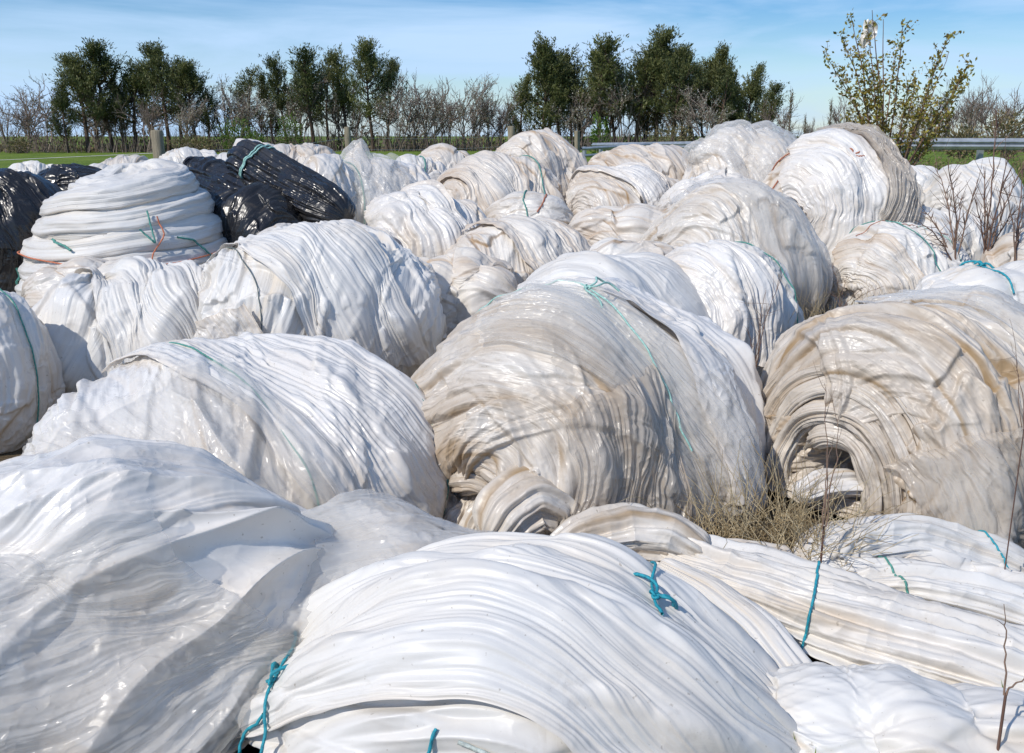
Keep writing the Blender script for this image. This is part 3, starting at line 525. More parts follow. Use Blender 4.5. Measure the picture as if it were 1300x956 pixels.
# coil stack
def coil_stack():
    c, mpp = at(163, 300, 6.7); org = np.array([c[0], 6.75, 0.0]); nt_, nu = 2600, 64
    t_ = np.linspace(0, 1, nt_); turns = 9.6; ang = t_ * turns * 2 * np.pi + 2.2
    kz = np.interp(t_, [0, .12, .3, .5, .68, .82, .93, 1], [0.07, .14, .30, .50, .68, .84, .97, .93])
    kr = np.interp(t_, [0, .1, .25, .45, .62, .78, .88, .95, 1], [0.56, .60, .635, .60, .55, .44, .36, .26, .12])
    ker = np.ones(121) / 121; kz = np.convolve(np.pad(kz, 60, 'edge'), ker, 'valid'); kr = np.convolve(np.pad(kr, 60, 'edge'), ker, 'valid')
    kr = kr * (1 + 0.035 * pn(np.cos(ang) * 1.2, np.sin(ang) * 1.2, t_ * 9))
    kz = kz + 0.03 * np.cos(ang - 0.5) * (0.4 + t_) + 0.018 * pn(np.cos(ang) * 1.4, np.sin(ang) * 1.4, t_ * 12 + 4)
    kz = kz * 1.36; kr = kr * 1.06
    ctr = np.stack([kr * np.cos(ang), kr * np.sin(ang), kz], 1); rad = np.stack([np.cos(ang), np.sin(ang), 0 * ang], 1)
    a_ = np.arange(nu) / nu * 2 * np.pi; A2, T2 = np.meshgrid(a_, t_); L = T2 * turns * 3.6
    hh_ = (0.090 + 0.030 * pn(t_ * 30, 0 * t_, 2))[:, None]; th_ = (0.15 + 0.02 * pn(t_ * 24, 0 * t_, 5))[:, None]
    ca, sa = np.cos(A2), np.sin(A2)
    H = 0.026 * np.abs(pn(L * 0.9, ca * 1.6, sa * 1.6)) * 2 + 0.013 * (1 - 2 * np.abs(pn(L * 1.3 + 4, ca * 3.2, sa * 3.2))) + 0.004 * (1 - 2 * np.abs(pn(L * 3, ca * 7, sa * 7))) - 0.006 * np.abs(pn(L * 5, ca * 2, sa * 2)) * 2
    x = np.sign(ca) * np.abs(ca) ** 0.8 * th_ + ca * H; z = np.sign(sa) * np.abs(sa) ** 0.85 * hh_ + sa * H
    x = x - 0.28 * z * 1.0                                     # each ring slopes in towards its top
    P = ctr[:, None, :] + rad[:, None, :] * x[..., None] + np.array([0, 0, 1.]) * z[..., None]; P[..., 2] = np.maximum(P[..., 2], 0.01)
    wd = np.stack([ca * 0.4, L * 0.5, sa * 0.4], 2)
    root = empty('coil_stack', org, 'tall white coil stack wound in rings like a beehive beside black bales', 'coil stack')
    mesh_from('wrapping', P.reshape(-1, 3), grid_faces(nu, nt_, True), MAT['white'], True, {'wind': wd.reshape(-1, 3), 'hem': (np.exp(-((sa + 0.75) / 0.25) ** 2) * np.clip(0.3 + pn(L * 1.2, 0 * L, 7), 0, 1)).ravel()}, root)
    def out(az, z, d=0.012):
        k = np.argmin(np.abs(np.interp(z, [0, 1.1], [0, 1.1]) - kz)); 
        m_ = (np.abs(P[..., 2] - z) < 0.03) & (np.abs((np.arctan2(P[..., 1], P[..., 0]) - az + np.pi) % (2 * np.pi) - np.pi) < 0.06)
        r_ = np.hypot(P[..., 0], P[..., 1])[m_]; r_ = r_.max() if len(r_) else 0.5
        return np.array([(r_ + d) * math.cos(az), (r_ + d) * math.sin(az), z])
    def tie(col, st_, r_):
        q = np.linspace(0, len(st_) - 1, 26 * (len(st_) - 1)); i = np.arange(len(st_)); az = np.interp(q, i, [R(v[0]) for v in st_]); zz = np.interp(q, i, [v[1] for v in st_])
        Pt = np.array([out(u_, v_) for u_, v_ in zip(az, zz)])
        for _ in range(3): Pt[1:-1] = (Pt[:-2] + Pt[1:-1] * 2 + Pt[2:]) / 4
        T = Tubes(); T.add(Pt, r_, 7, 50, 3); T.build('rope', ROPE[col], root)
    tie('orange', [(180 + k * 12, 0.80 + 0.03 * math.sin(k * .5)) for k in range(15)], 0.005)
    tie('orange', [(300, 0.72), (303, 0.85), (311, 0.98), (309, 1.10)], 0.005); tie('green', [(298, 1.02), (305, 0.92), (304, 1.14)], 0.006)
    tie('green', [(318, 0.95), (328, 0.92), (336, 0.80), (338, 0.50)], 0.007); tie('green', [(245, 0.95), (255, 0.92), (262, 0.89)], 0.008); tie('green', [(200, 0.40), (196, 0.55), (200, 0.70)], 0.008)
coil_stack()
# black ones
b1 = roll('black_bale', 'glossy black film bale in thick layers at the left edge', 22, 300, 7.3, 92, 84, yaw=60, ratio=1.0, mat='black', q=1.3, layers=5, AL=0.09, AF=0.02, AC=0.02, e=0.75, cat='black bale', group='black film bales and tubes', seed=42, FK=0.6, VC=0.03, VS=4)
b2 = roll('black_bale', 'crumpled black film topping the layered black bale', 98, 234, 8.0, 52, 20, yaw=0, ratio=1.8, mat='black', q=1.0, mode='long', layers=4, AL=0.02, AF=0.04, AC=0.06, cat='black bale', group='black film bales and tubes', seed=43, VC=0.06, VS=5)
b3 = roll('black_tube', 'low fat black film tube between the coil stack and the tied tube', 322, 292, 7.1, 74, 58, yaw=-40, ratio=1.6, mat='black', q=1.3, layers=6, FK=0.5, VC=0.03, VS=5, AL=0.014, AF=0.02, AC=0.016, cat='black tube', group='black film bales and tubes', seed=44)
b5 = roll('plastic_roll', 'cream roll with black film rags on it behind the coil stack', 268, 246, 7.8, 48, 36, yaw=-30, ratio=1.5, mat='cream', q=1.0, layers=5, seed=46)
# back rows
k1 = roll('plastic_roll', 'clear-topped roll with an upright pointed film tip right of the black tube', 480, 252, 8.4, 88, 50, yaw=35, ratio=1.2, mat='milky', q=1.3, layers=6, AF=0.03, AC=0.02, spikes=((82, 0.42, 0.17, 0.16),), seed=51, FK=0.6, VC=0.04, VS=3)
k2 = roll('film_heap', 'smooth pale sheet bulging next to the end of the sloping black tube', 415, 258, 7.9, 44, 56, yaw=50, mat='milky', q=1.0, layers=3, AF=0.012, AC=0.02, cat='film heap', group='loose heaps of film', seed=52)
k3 = roll('plastic_roll', 'small pinkish white roll on the skyline left of centre', 566, 222, 10.6, 42, 34, yaw=40, mat='cream', q=0.9, layers=6, seed=53)
k4 = roll('plastic_roll', 'ribbed white roll bound with green twine before the small pinkish roll', 528, 242, 9.6, 48, 40, yaw=20, ratio=1.6, mat='white', q=1.0, layers=9, AF=0.035, seed=54)
k5 = roll('plastic_roll', 'domed cream roll rising against the bare trees at centre', 684, 224, 9.7, 72, 60, yaw=50, ratio=1.2, mat='cream', q=1.2, layers=8, AL=0.024, AF=0.03, AC=0.014, seed=55)
k6 = roll('plastic_roll', 'swept cream roll in front of the domed central roll', 636, 262, 8.8, 90, 62, yaw=30, ratio=1.3, mat='cream', q=1.3, layers=9, AL=0.026, AF=0.034, AC=0.012, tilt=0.2, seed=56)
k7 = roll('plastic_bundle', 'brown and cream bundle tied with red and green twine in mid heap', 672, 284, 7.7, 54, 34, yaw=-6, ratio=1.5, mat='beige', q=1.1, mode='long', layers=8, AL=0.03, AF=0.03, AC=0.02, cat='plastic bundle', seed=57)
k8 = roll('plastic_roll', 'high cream roll just below the far barrier with a see-through tip', 822, 230, 9.8, 92, 46, yaw=28, ratio=1.4, mat='cream', q=1.2, layers=8, AL=0.024, AF=0.03, spikes=((70, 0.72, 0.16, 0.24),), seed=58)
k9 = roll('plastic_roll', 'cream roll with sweeping folds under the high roll near the barrier', 795, 268, 8.8, 88, 54, yaw=34, ratio=1.3, mat='cream', q=1.3, layers=10, AL=0.026, AF=0.032, tilt=0.2, seed=59)
k10 = roll('plastic_bundle', 'yellowish pleated bundle with a twisted end leaning on the beige roll', 800, 302, 7.4, 78, 42, yaw=-10, ratio=1.5, mat='cream', q=1.3, mode='long', layers=9, AL=0.03, AF=0.034, AC=0.012, cat='plastic bundle', seed=60)
k11 = roll('plastic_roll', 'film-wrapped roll with crumpled top left of the domed roll with rusty ties', 945, 224, 9.0, 82, 58, yaw=30, ratio=1.2, mat='milky', q=1.3, layers=5, AF=0.02, AC=0.03, lumps=0.12, spikes=((85, 0.45, 0.12, 0.25), (70, 0.2, 0.12, 0.2)), seed=61, FK=0.6, VC=0.08, VS=3)
k12 = roll('plastic_roll', 'great domed roll with rusty ties and a knotted brown cord of film', 1055, 262, 7.9, 102, 92, yaw=44, ratio=1.1, mat='cream', q=1.7, layers=9, AL=0.024, AF=0.03, AC=0.014, tilt=-0.2, e=0.85, seed=62, FK=0.7, VC=0.03, VS=3, pinch=((0.33, 0.04, 0.05), (0.59, 0.03, 0.04)))
k13 = roll('plastic_roll', 'wide beige roll under a sheet of hazy film in front of the domed roll', 925, 340, 6.7, 124, 102, yaw=42, ratio=1.15, mat='beige', q=1.7, layers=9, AL=0.026, AF=0.032, AC=0.010, tilt=-0.1, e=0.85, seed=63)
k14 = roll('film_heap', 'pale film valley between the beige roll and the crumpled roll', 905, 268, 8.0, 70, 40, yaw=-15, ratio=1.3, mat='milky', q=1.1, mode='long', layers=4, AC=0.02, cat='film heap', group='loose heaps of film', spikes=((80, 0.55, 0.12, 0.22),), seed=64, VC=0.06, VS=4)
# right side
r1 = roll('plastic_roll', 'bright white roll at the right below the steel barrier behind the twigs', 1222, 278, 8.3, 76, 70, yaw=40, ratio=1.1, mat='white', q=1.3, layers=6, AC=0.02, seed=71, FK=0.6, VC=0.05, VS=4)
r2 = roll('plastic_roll', 'white roll laced with thin green twine right of the dry weeds', 1135, 352, 6.9, 104, 66, yaw=30, ratio=1.35, mat='white', q=1.4, layers=9, AL=0.026, AF=0.034, AC=0.008, seed=72)
r3 = roll('plastic_bundle', 'smooth flat white bundle with a teal tie behind the big brown roll', 1262, 384, 5.6, 108, 46, yaw=6, ratio=1.8, mat='white', q=1.3, mode='long', layers=4, AL=0.012, AF=0.012, AC=0.003, cat='plastic bundle', seed=73)
r4 = roll('plastic_roll', 'white roll cut by the right edge of view beyond the flat bundle', 1318, 345, 6.6, 72, 54, yaw=30, mat='cream', q=1.1, layers=8, seed=74)
r5 = roll('plastic_roll', 'low white roll beneath the dark gap on the right', 1178, 312, 7.6, 66, 44, yaw=25, ratio=1.3, mat='white', q=1.1, layers=7, seed=75)
r6 = roll('plastic_roll', 'little white roll peeping out behind the great domed roll', 1160, 246, 9.6, 36, 28, yaw=30, mat='white', q=0.8, layers=5, seed=76)
# far row by the field
for i, (px, py, Y, hw, hh, lb) in enumerate([
    (48, 226, 10.6, 34, 14, 'small white roll low at the far left beside the black bale'),
    (168, 222, 10.4, 42, 20, 'long low white roll directly behind the top of the coil stack'),
    (246, 214, 10.2, 44, 22, 'white roll with blue twine just right of the wooden post'),
    (292, 226, 9.4, 34, 22, 'white roll behind the raised end of the black tube'),
    (378, 212, 9.8, 56, 26, 'ribbed white roll on the skyline above the sloping black tube'),
    (332, 212, 9.9, 26, 20, 'white roll end with knotted tip touching the sloping black tube'),
    (130, 232, 9.7, 26, 14, 'white roll scrap between the black film and the coil stack')]):
    o = roll('plastic_roll', lb, px, py, Y, hw, hh, yaw=[30, 5, 30, 20, 15, 40, 10][i], ratio=1.5, mat=['white', 'cream', 'white', 'white', 'cream', 'milky', 'white'][i], q=0.8, layers=8, AF=0.03, AC=0.012, seed=80 + i, spikes=((80, 0.3, 0.1, 0.12),) if i == 5 else ())

def sweep(name, pts, rad, mat, parent=None, org=None, amp=0.02, flat=0.75, seed=1, nt_=420, nu=120, fk=5.0):
    C3 = np.array([at(*p)[0] for p in pts]); n = len(C3); q = np.linspace(0, n - 1, nt_); i = np.arange(n)
    K = np.stack([np.interp(q, i, C3[:, k]) for k in range(3)], 1); rr = np.interp(q, i, rad); kk = nt_ // (n * 2); ker = np.hanning(2 * kk + 3)[1:-1]; ker /= ker.sum(); kk = len(ker) // 2
    K = np.stack([np.convolve(np.pad(K[:, k], kk, 'reflect', reflect_type='odd'), ker, 'valid') for k in range(3)], 1)
    t_ = np.gradient(K, axis=0); t_ /= np.linalg.norm(t_, axis=1)[:, None]; u_ = np.cross(t_, [0, 0, 1.0]); u_ /= np.linalg.norm(u_, axis=1)[:, None]; w_ = np.cross(u_, t_)
    L = np.concatenate([[0], np.cumsum(np.linalg.norm(np.diff(K, axis=0), axis=1))]); e_ = np.sqrt(np.clip(1 - (1 - np.clip(np.minimum(L, L[-1] - L) / (rr * 0.8), 0, 1)) ** 2, 0, 1))
    A, Lg = np.meshgrid(np.arange(nu) / nu * 2 * np.pi, L); ca, sa = np.cos(A), np.sin(A); tw = A + 0.5 * pn(Lg * 0.8, 0 * Lg, seed) 
    cx, cy = np.cos(tw), np.sin(tw)
    H = amp * (2.0 * np.abs(pn(cx * fk * .35 + seed, cy * fk * .35, Lg * 0.9)) + 0.8 * (1 - 2 * np.abs(pn(cx * fk * .8 + seed, cy * fk * .8, Lg * 1.3))) + 0.3 * (1 - 2 * np.abs(pn(cx * fk * 2, cy * fk * 2, Lg * 2 + seed))) - 0.5 * np.abs(pn(cx * 1.5, cy * 1.5, Lg * 9 + seed)))
    R0 = (rr * e_)[:, None] + H * e_[:, None]
    P = K[:, None, :] + u_[:, None, :] * (R0 * ca)[..., None] + w_[:, None, :] * (R0 * sa * flat)[..., None]; P[..., 2] = np.maximum(P[..., 2], 0.012)
    org = np.array([K[0, 0], K[0, 1], 0]) if org is None else org
    wd = np.stack([cx * 0.6 * 2, cy * 0.6 * 2, Lg / 6.5], 2)
    o_ = mesh_from(name, (P - org).reshape(-1, 3), grid_faces(nu, nt_, True), MAT[mat], True, {'wind': wd.reshape(-1, 3), 'hem': (np.clip(pn(cx * 3, cy * 3, Lg * 1.5 + seed) * 2 - 0.4, 0, 0.8)).ravel()}, parent)
    def ring(f, col, r_=0.0045, slope=0.02, name_='rope'):
        j = np.clip((f * nt_ + slope * nt_ * np.cos(np.arange(nu) / nu * 2 * np.pi)).astype(int), 0, nt_ - 1); Q_ = P[j, np.arange(nu)] - org; Kc = K[int(f * nt_)] - org
        Q_ = Kc + (Q_ - Kc) * (1 + (r_ * 0.9) / np.linalg.norm(Q_ - Kc, axis=1))[:, None]
        for _ in range(6): Q_ = (np.roll(Q_, 1, 0) + Q_ * 2 + np.roll(Q_, -1, 0)) / 4
        Q_ = Kc + (Q_ - Kc) * 1.02; Q_ = np.concatenate([Q_, Q_[:1]]); T_ = Tubes(); T_.add(Q_, r_, 9, 55, 3); c_ = T_.build(name_, ROPE[col]); c_.parent = o_; return c_
    o_['_'] = 0; del o_['_']
    return o_, org, ring
f3b, og, ring3 = sweep('plastic_bundle', [(1370, 790, 3.15), (1270, 725, 3.22), (1150, 688, 3.24), (1062, 700, 3.16), (1040, 730, 3.05), (1075, 750, 2.97), (1150, 750, 2.93), (1250, 775, 2.86), (1360, 815, 2.78)], [.10, .115, .12, .10, .08, .07, .08, .10, .11], 'white', amp=0.034, seed=3, nt_=900, nu=200)
f3b.location = og; tag(f3b, 'white bundle folded back on itself in a hairpin before the big brown roll', 'plastic bundle', 'rolls of waste plastic sheeting')
f2o, og2, ring2 = sweep('plastic_bundle', [(790, 705, 3.10), (870, 735, 2.97), (980, 772, 2.84), (1100, 822, 2.68), (1230, 872, 2.52), (1420, 945, 2.33)], [.07, .12, .165, .205, .225, .23], 'white', amp=0.038, seed=12, nt_=1100, nu=300, fk=7.0, flat=0.8)
f2o.location = og2; tag(f2o, 'long white bundle running to the lower right corner with one dark blue band', 'plastic bundle', 'rolls of waste plastic sheeting'); ring2(0.47, 'teal', 0.0045)
sweep('loose_strand', [(838, 716, 2.85), (905, 752, 2.70), (965, 800, 2.52), (1020, 870, 2.33), (1040, 920, 2.2)], [.03, .045, .05, .05, .03], 'white', f2o, og2, amp=0.012, seed=5, fk=4)
sweep('loose_strand', [(880, 708, 2.95), (970, 745, 2.85), (1060, 800, 2.70), (1150, 880, 2.5)], [.02, .035, .04, .03], 'white', f2o, og2, amp=0.010, seed=6, fk=4)
ring3(0.72, 'green', 0.004); ring3(0.16, 'teal', 0.004)
def end_spiral(o, r_in, r_out, turns, thick, mat, amp, seed, sink=0.02, start=0.6):
    nt_, nu = 1700, 72; t_ = np.linspace(0, 1, nt_); an = start + t_ * turns * 2 * np.pi; cs, sn = np.cos(an), np.sin(an)
    fr = r_in + (r_out - r_in) * t_ ** 0.92 + 0.02 * pn(cs * 1.3, sn * 1.3, t_ * turns * 1.2 + seed)
    axial = -o.a * (np.clip(1 - fr ** (2 / o.e), 0, 1)) ** (o.e / 2) + sink + 0.03 * pn(cs * 1.5 + 3, sn * 1.5, t_ * turns + seed)
    lc = np.stack([axial, o.b * fr * cs, o.c * fr * sn], 1); K = lc @ o.M + o.cen
    K[:, 2] = np.maximum(K[:, 2], 0.05)
    tv = np.gradient(K, axis=0); tv /= np.linalg.norm(tv, axis=1)[:, None]; Aout = -o.M[0]; u_ = np.cross(tv, Aout); u_ /= np.linalg.norm(u_, axis=1)[:, None]; w_ = np.cross(u_, tv)
    A, T2 = np.meshgrid(np.arange(nu) / nu * 2 * np.pi, t_); L = T2 * turns * 2.2; ca, sa = np.cos(A), np.sin(A); tw = A + 0.6 * pn(L * .7, 0 * L, seed); cx, cy = np.cos(tw), np.sin(tw)
    H = amp * (1.8 * np.abs(pn(cx * 1.6 + seed, cy * 1.6, L * .8)) + 0.9 * (1 - 2 * np.abs(pn(cx * 3.4 + seed, cy * 3.4, L * 1.1))) + 0.3 * (1 - 2 * np.abs(pn(cx * 8, cy * 8, L * 1.6))) - 0.8 * np.abs(pn(cx * 1.2, cy * 1.2, L * 6)))
    en = np.clip(np.minimum(t_, 1 - t_) / 0.02, 0.15, 1)[:, None]; th_ = (thick * (1 + 0.35 * pn(t_ * 22, 0 * t_, seed)))[:, None]
    P = K[:, None, :] + u_[:, None, :] * ((th_ + H) * ca * en)[..., None] + w_[:, None, :] * ((th_ * 1.5 + H) * sa * en)[..., None]; P[..., 2] = np.maximum(P[..., 2], 0.012)
    wd = np.stack([cx * .8, cy * .8, L / 5], 2); wd = np.stack([L * 0.8, 0 * L, A * 0.09 + seed], 2)
    return mesh_from('wound_layers', (P - o.org).reshape(-1, 3), grid_faces(nu, nt_, True), MAT[mat], True, {'wind': wd.reshape(-1, 3), 'hem': (np.exp(-((sa + 0.2) / 0.4) ** 2) * np.clip(0.3 + pn(L, 0 * L, 7) * 1.5, 0, 1)).ravel(), 'grime': (0.35 + 0 * A).ravel()}, o.root)
end_spiral(m3, 0.30, 0.84, 4.2, 0.036, 'beige', 0.018, 5, sink=-0.015)
end_spiral(m2, 0.16, 0.50, 2.3, 0.038, 'beige', 0.018, 9, sink=0.03)
b4o, bg4, ring4 = sweep('black_tube', [(302, 212, 7.6), (318, 208, 7.5), (345, 222, 7.35), (380, 244, 7.15), (415, 264, 6.95), (440, 278, 6.8)], [.13, .18, .175, .18, .175, .10], 'black', amp=0.026, seed=45, nt_=700, nu=180, fk=5.0, flat=0.95)
b4o.location = bg4; tag(b4o, 'long sloping black film tube tied with pale twine near its raised end', 'black tube', 'black film bales and tubes'); ring4(0.30, 'mint', 0.007, 0.012); ring4(0.335, 'mint', 0.007, -0.012)
b6o, bg6, ring6 = sweep('black_tube', [(232, 232, 7.9), (262, 236, 7.7), (300, 254, 7.45), (345, 278, 7.2), (388, 300, 6.95)], [.10, .20, .24, .25, .16], 'black', amp=0.032, seed=47, nt_=700, nu=180, fk=5.0, flat=0.95)
b6o.location = bg6; tag(b6o, 'black film tube lying directly beneath the tied sloping tube', 'black tube', 'black film bales and tubes')
def scrap(label, pts, rad, mat, amp, seed, fk=5, nm='film_scrap'):
    o_, g_, _r = sweep(nm, pts, rad, mat, amp=amp, seed=seed, nt_=420, nu=160, fk=fk, flat=0.8); o_.location = g_; return tag(o_, label, 'film scrap', 'scraps of film between the rolls')
scrap('small brownish crumpled film scrap below the large middle roll', [(700, 716, 3.02), (742, 692, 3.05), (798, 684, 3.08), (850, 690, 3.06), (898, 712, 3.0)], [.05, .10, .12, .10, .04], 'beige', 0.038, 61, 4)
scrap('tan folded pouch of film at the foot of the large middle roll', [(622, 690, 3.2), (645, 655, 3.24), (674, 636, 3.28), (708, 650, 3.3), (728, 684, 3.28)], [.06, .12, .13, .10, .05], 'beige', 0.036, 62, 4)
scrap('thin tan film tongue poking up left of the folded pouch', [(598, 690, 3.36), (612, 660, 3.38), (632, 628, 3.42)], [.05, .065, .035], 'beige', 0.024, 65, 4)
scrap('dirty flattened film scrap behind the bundle with the dark blue band', [(820, 712, 3.08), (880, 712, 3.06), (940, 714, 3.05), (1010, 724, 3.02)], [.04, .065, .07, .04], 'cream', 0.026, 63, 4)
scrap('balled film stuffed in the hollow end of the big brown roll', [(1012, 630, 3.60), (1040, 616, 3.64), (1075, 612, 3.68), (1108, 626, 3.72)], [.03, .055, .065, .04], 'milky', 0.024, 64, 4)
# ---- loose flaps and ties
flap(f1, 35, 136, 0.14, 0.88, 0.03, 'white', lift=0.03, amp=0.012, jag=0.05, seed=1, long=True, dip=60, label='top sheet folded over the white bundle')
flap(f4, 120, 200, 0.35, 0.75, 0.25, 'clear', lift=0.04, amp=0.02, off=0.01, seed=3, long=True)
flap(f5, 70, 165, 0.1, 0.55, 0.1, 'clear', lift=0.03, amp=0.012, seed=4, long=True)
flap(f5, 60, 150, 0.45, 0.95, 0.15, 'clear', lift=0.03, amp=0.012, off=0.012, seed=44, long=True)
flap(m1, 100, 215, 0.02, 0.50, 0.12, 'clear', lift=0.03, amp=0.022, seed=5, label='bulging clear film over the left end')
flap(m1, 60, 200, 0.42, 0.72, 0.22, 'milky', lift=0.02, amp=0.010, seed=6)
flap(m2, 85, 215, 0.32, 0.52, 0.15, 'clear', lift=0.03, amp=0.012, seed=7)
flap(m2, 60, 190, 0.50, 0.86, -0.1, 'milky', lift=0.02, amp=0.008, seed=8)
flap(m2, 130, 240, 0.16, 0.36, -0.12, 'clearbrown', lift=0.03, amp=0.02, seed=9)
flap(m3, 60, 190, 0.50, 0.74, 0.12, 'clear', lift=0.02, amp=0.010, seed=10)
flap(m3, 150, 225, 0.20, 0.46, 0.1, 'clearbrown', lift=0.03, amp=0.02, seed=11)
flap(m6, 60, 200, 0.30, 0.62, 0.2, 'white', lift=0.02, amp=0.010, seed=12)
flap(m6, 150, 260, 0.05, 0.35, 0.2, 'milky', lift=0.03, amp=0.014, seed=13)
flap(m5, 60, 190, 0.35, 0.66, 0.2, 'white', lift=0.02, amp=0.012, seed=14)
flap(m5, 60, 190, 0.70, 0.92, 0.15, 'milky', lift=0.02, amp=0.012, seed=15)
flap(m7, 60, 180, 0.25, 0.7, 0.1, 'white', lift=0.02, amp=0.006, seed=16)
flap(m8, 60, 190, 0.15, 0.45, -0.1, 'milky', lift=0.03, amp=0.014, seed=17)
flap(m11, 70, 190, 0.08, 0.5, 0.05, 'milky', lift=0.06, amp=0.02, off=0.03, seed=18)
flap(m12, 60, 170, 0.3, 0.7, 0.1, 'cream', lift=0.03, amp=0.012, seed=19)
flap(k13, 50, 210, 0.35, 0.95, -0.1, 'clear', lift=0.04, amp=0.012, off=0.015, seed=20, label='hazy clear sheet over the beige roll')
flap(k12, 60, 230, 0.05, 0.42, -0.1, 'milky', lift=0.03, amp=0.014, seed=21)
flap(k12, 70, 200, 0.42, 0.55, -0.25, 'clearbrown', lift=0.04, amp=0.03, off=0.02, seed=22, label='knotted brown cord of film')
flap(k6, 50, 180, 0.2, 0.5, 0.1, 'cream', lift=0.03, amp=0.012, seed=23)
flap(k9, 50, 180, 0.3, 0.6, 0.1, 'milky', lift=0.03, amp=0.012, seed=24)
flap(k1, 60, 200, 0.1, 0.6, 0.1, 'clear', lift=0.05, amp=0.02, seed=25)
flap(k11, 40, 190, 0.2, 0.8, 0.1, 'clear', lift=0.05, amp=0.03, seed=26)
flap(r2, 60, 180, 0.05, 0.3, 0.1, 'cream', lift=0.03, amp=0.014, seed=27)
flap(b5, 40, 150, 0.3, 0.8, 0.1, 'black', lift=0.03, amp=0.02, seed=28, label='black film rag')
flap(b1, 60, 170, 0.1, 0.5, 0.1, 'black', lift=0.03, amp=0.015, seed=29)
rope(f1, [(60, 0.22), (90, 0.215), (120, 0.21), (150, 0.21), (180, 0.22), (220, 0.22)], 'teal', 0.0045, knot=(118, 0.21), slack=0.030)
rope(f1, [(128, 0.21), (135, 0.175), (150, 0.16), (175, 0.155)], 'teal', 0.0045, slack=0.030)
rope(f1, [(40, 0.66), (70, 0.66), (90, 0.665), (104, 0.67)], 'teal', 0.0045, knot=(92, 0.665), slack=0.028)
rope(f1, [(142, 0.44), (155, 0.42), (175, 0.41), (200, 0.40)], 'teal', 0.0045)
rope(f1, [(146, 0.60), (152, 0.54), (145, 0.46)], 'pale', 0.0055)
rope(m1, [(40, 0.38), (80, 0.40), (120, 0.45), (160, 0.47), (210, 0.44)], 'green', 0.0035, slack=0.016)
rope(m1, [(40, 0.66), (80, 0.68), (120, 0.71), (160, 0.71), (210, 0.66)], 'green', 0.0035, slack=0.016)
rope(m2, [(30, 0.52), (65, 0.49), (95, 0.455), (130, 0.43), (165, 0.41)], 'mint', 0.0042, knot=(100, 0.45), slack=0.024)
rope(m2, [(20, 0.80), (60, 0.79), (110, 0.78), (150, 0.77), (215, 0.74)], 'pale', 0.004, slack=0.016)
rope(m3, [(30, 0.75), (80, 0.76), (120, 0.77), (190, 0.76)], 'pale', 0.003)
rope(m3, [(30, 0.84), (80, 0.83), (120, 0.83), (190, 0.82)], 'pale', 0.003)
rope(m4, [(80, 0.5), (130, 0.52), (180, 0.5), (220, 0.48)], 'green', 0.004)
rope(m6, [(60, 0.22), (110, 0.26), (160, 0.28), (220, 0.24)], 'dark', 0.003)
rope(m8, [(40, 0.42), (90, 0.46), (140, 0.48), (210, 0.44)], 'green', 0.004)
rope(m8, [(40, 0.60), (90, 0.62), (140, 0.62), (210, 0.60)], 'green', 0.004)
rope(m12, [(100, 0.55), (140, 0.56), (190, 0.52)], 'green', 0.004)
rope(k12, [(30, 0.20), (80, 0.22), (130, 0.26), (190, 0.24)], 'red', 0.006)
rope(k12, [(30, 0.34), (80, 0.33), (130, 0.33), (190, 0.30)], 'red', 0.006, knot=(118, 0.36))
rope(k12, [(40, 0.60), (90, 0.60), (140, 0.58), (200, 0.55)], 'red', 0.006)
rope(k7, [(150, 0.6), (100, 0.62), (60, 0.66), (10, 0.7)], 'red', 0.006)
rope(k7, [(150, 0.5), (100, 0.48), (60, 0.5), (10, 0.5)], 'green', 0.005)
rope(k6, [(60, 0.6), (110, 0.62), (160, 0.6)], 'green', 0.005)
rope(k4, [(40, 0.5), (110, 0.55), (180, 0.5)], 'green', 0.006)
rope(k1, [(60, 0.3), (120, 0.32), (190, 0.28)], 'green', 0.006)
rope(r2, [(40, 0.40), (90, 0.44), (140, 0.42), (190, 0.46)], 'green', 0.004)
rope(r2, [(40, 0.60), (90, 0.58), (140, 0.62), (190, 0.56)], 'mint', 0.004)
rope(r2, [(70, 0.30), (90, 0.5), (110, 0.75)], 'red', 0.003)
rope(r3, [(150, 0.42), (110, 0.42), (70, 0.43), (10, 0.42)], 'teal', 0.006, knot=(75, 0.43))

# ================================================================== fence, barrier
def wpt(px, Y, z): c, _ = at(px, 430, Y); x = (px - CX) / F * (Y / (cp)) ; return np.array([x, Y, z])
def post(px, Ytop, pyt, w, label, sq=False):
    c, mpp = at(px, pyt, Ytop); top = c[2]; b0 = float(terr(c[0], Ytop)) - 0.02; r_ = w * mpp / 2
    T = Tubes(); k = 4 if sq else 14; zz = np.array([b0, b0 + (top - b0) * .3, b0 + (top - b0) * .7, top - 0.02, top - 0.004, top])
    T.add(np.stack([c[0] + 0.01 * np.sin(zz * 2), 0 * zz + Ytop, zz], 1), [r_ * 1.04, r_ * 1.02, r_, r_, r_ * 0.9, r_ * 0.02], k)
    o = T.build('fence_post', M_wood, None, (c[0], Ytop, b0)); o.location = (c[0], Ytop, b0)
    if sq: o.data.polygons.foreach_set('use_smooth', [False] * len(o.data.polygons))
    return tag(o, label, 'fence post', 'wooden fence posts'), np.array([c[0], Ytop, top])
pst = [post(199, 12.2, 165, 15, 'thick round weathered post standing behind the white coil stack'),
       post(441, 26, 161, 8, 'slim grey post above the pointed film tip'),
       post(649, 29, 160, 9, 'short post half hidden by the domed central roll'),
       post(733, 27, 166, 7, 'square pale post beside the end of the steel rails', True)]
T = Tubes(); ends = [np.array([-13.5, 13.5, 1.5])] + [p[1] for p in pst]
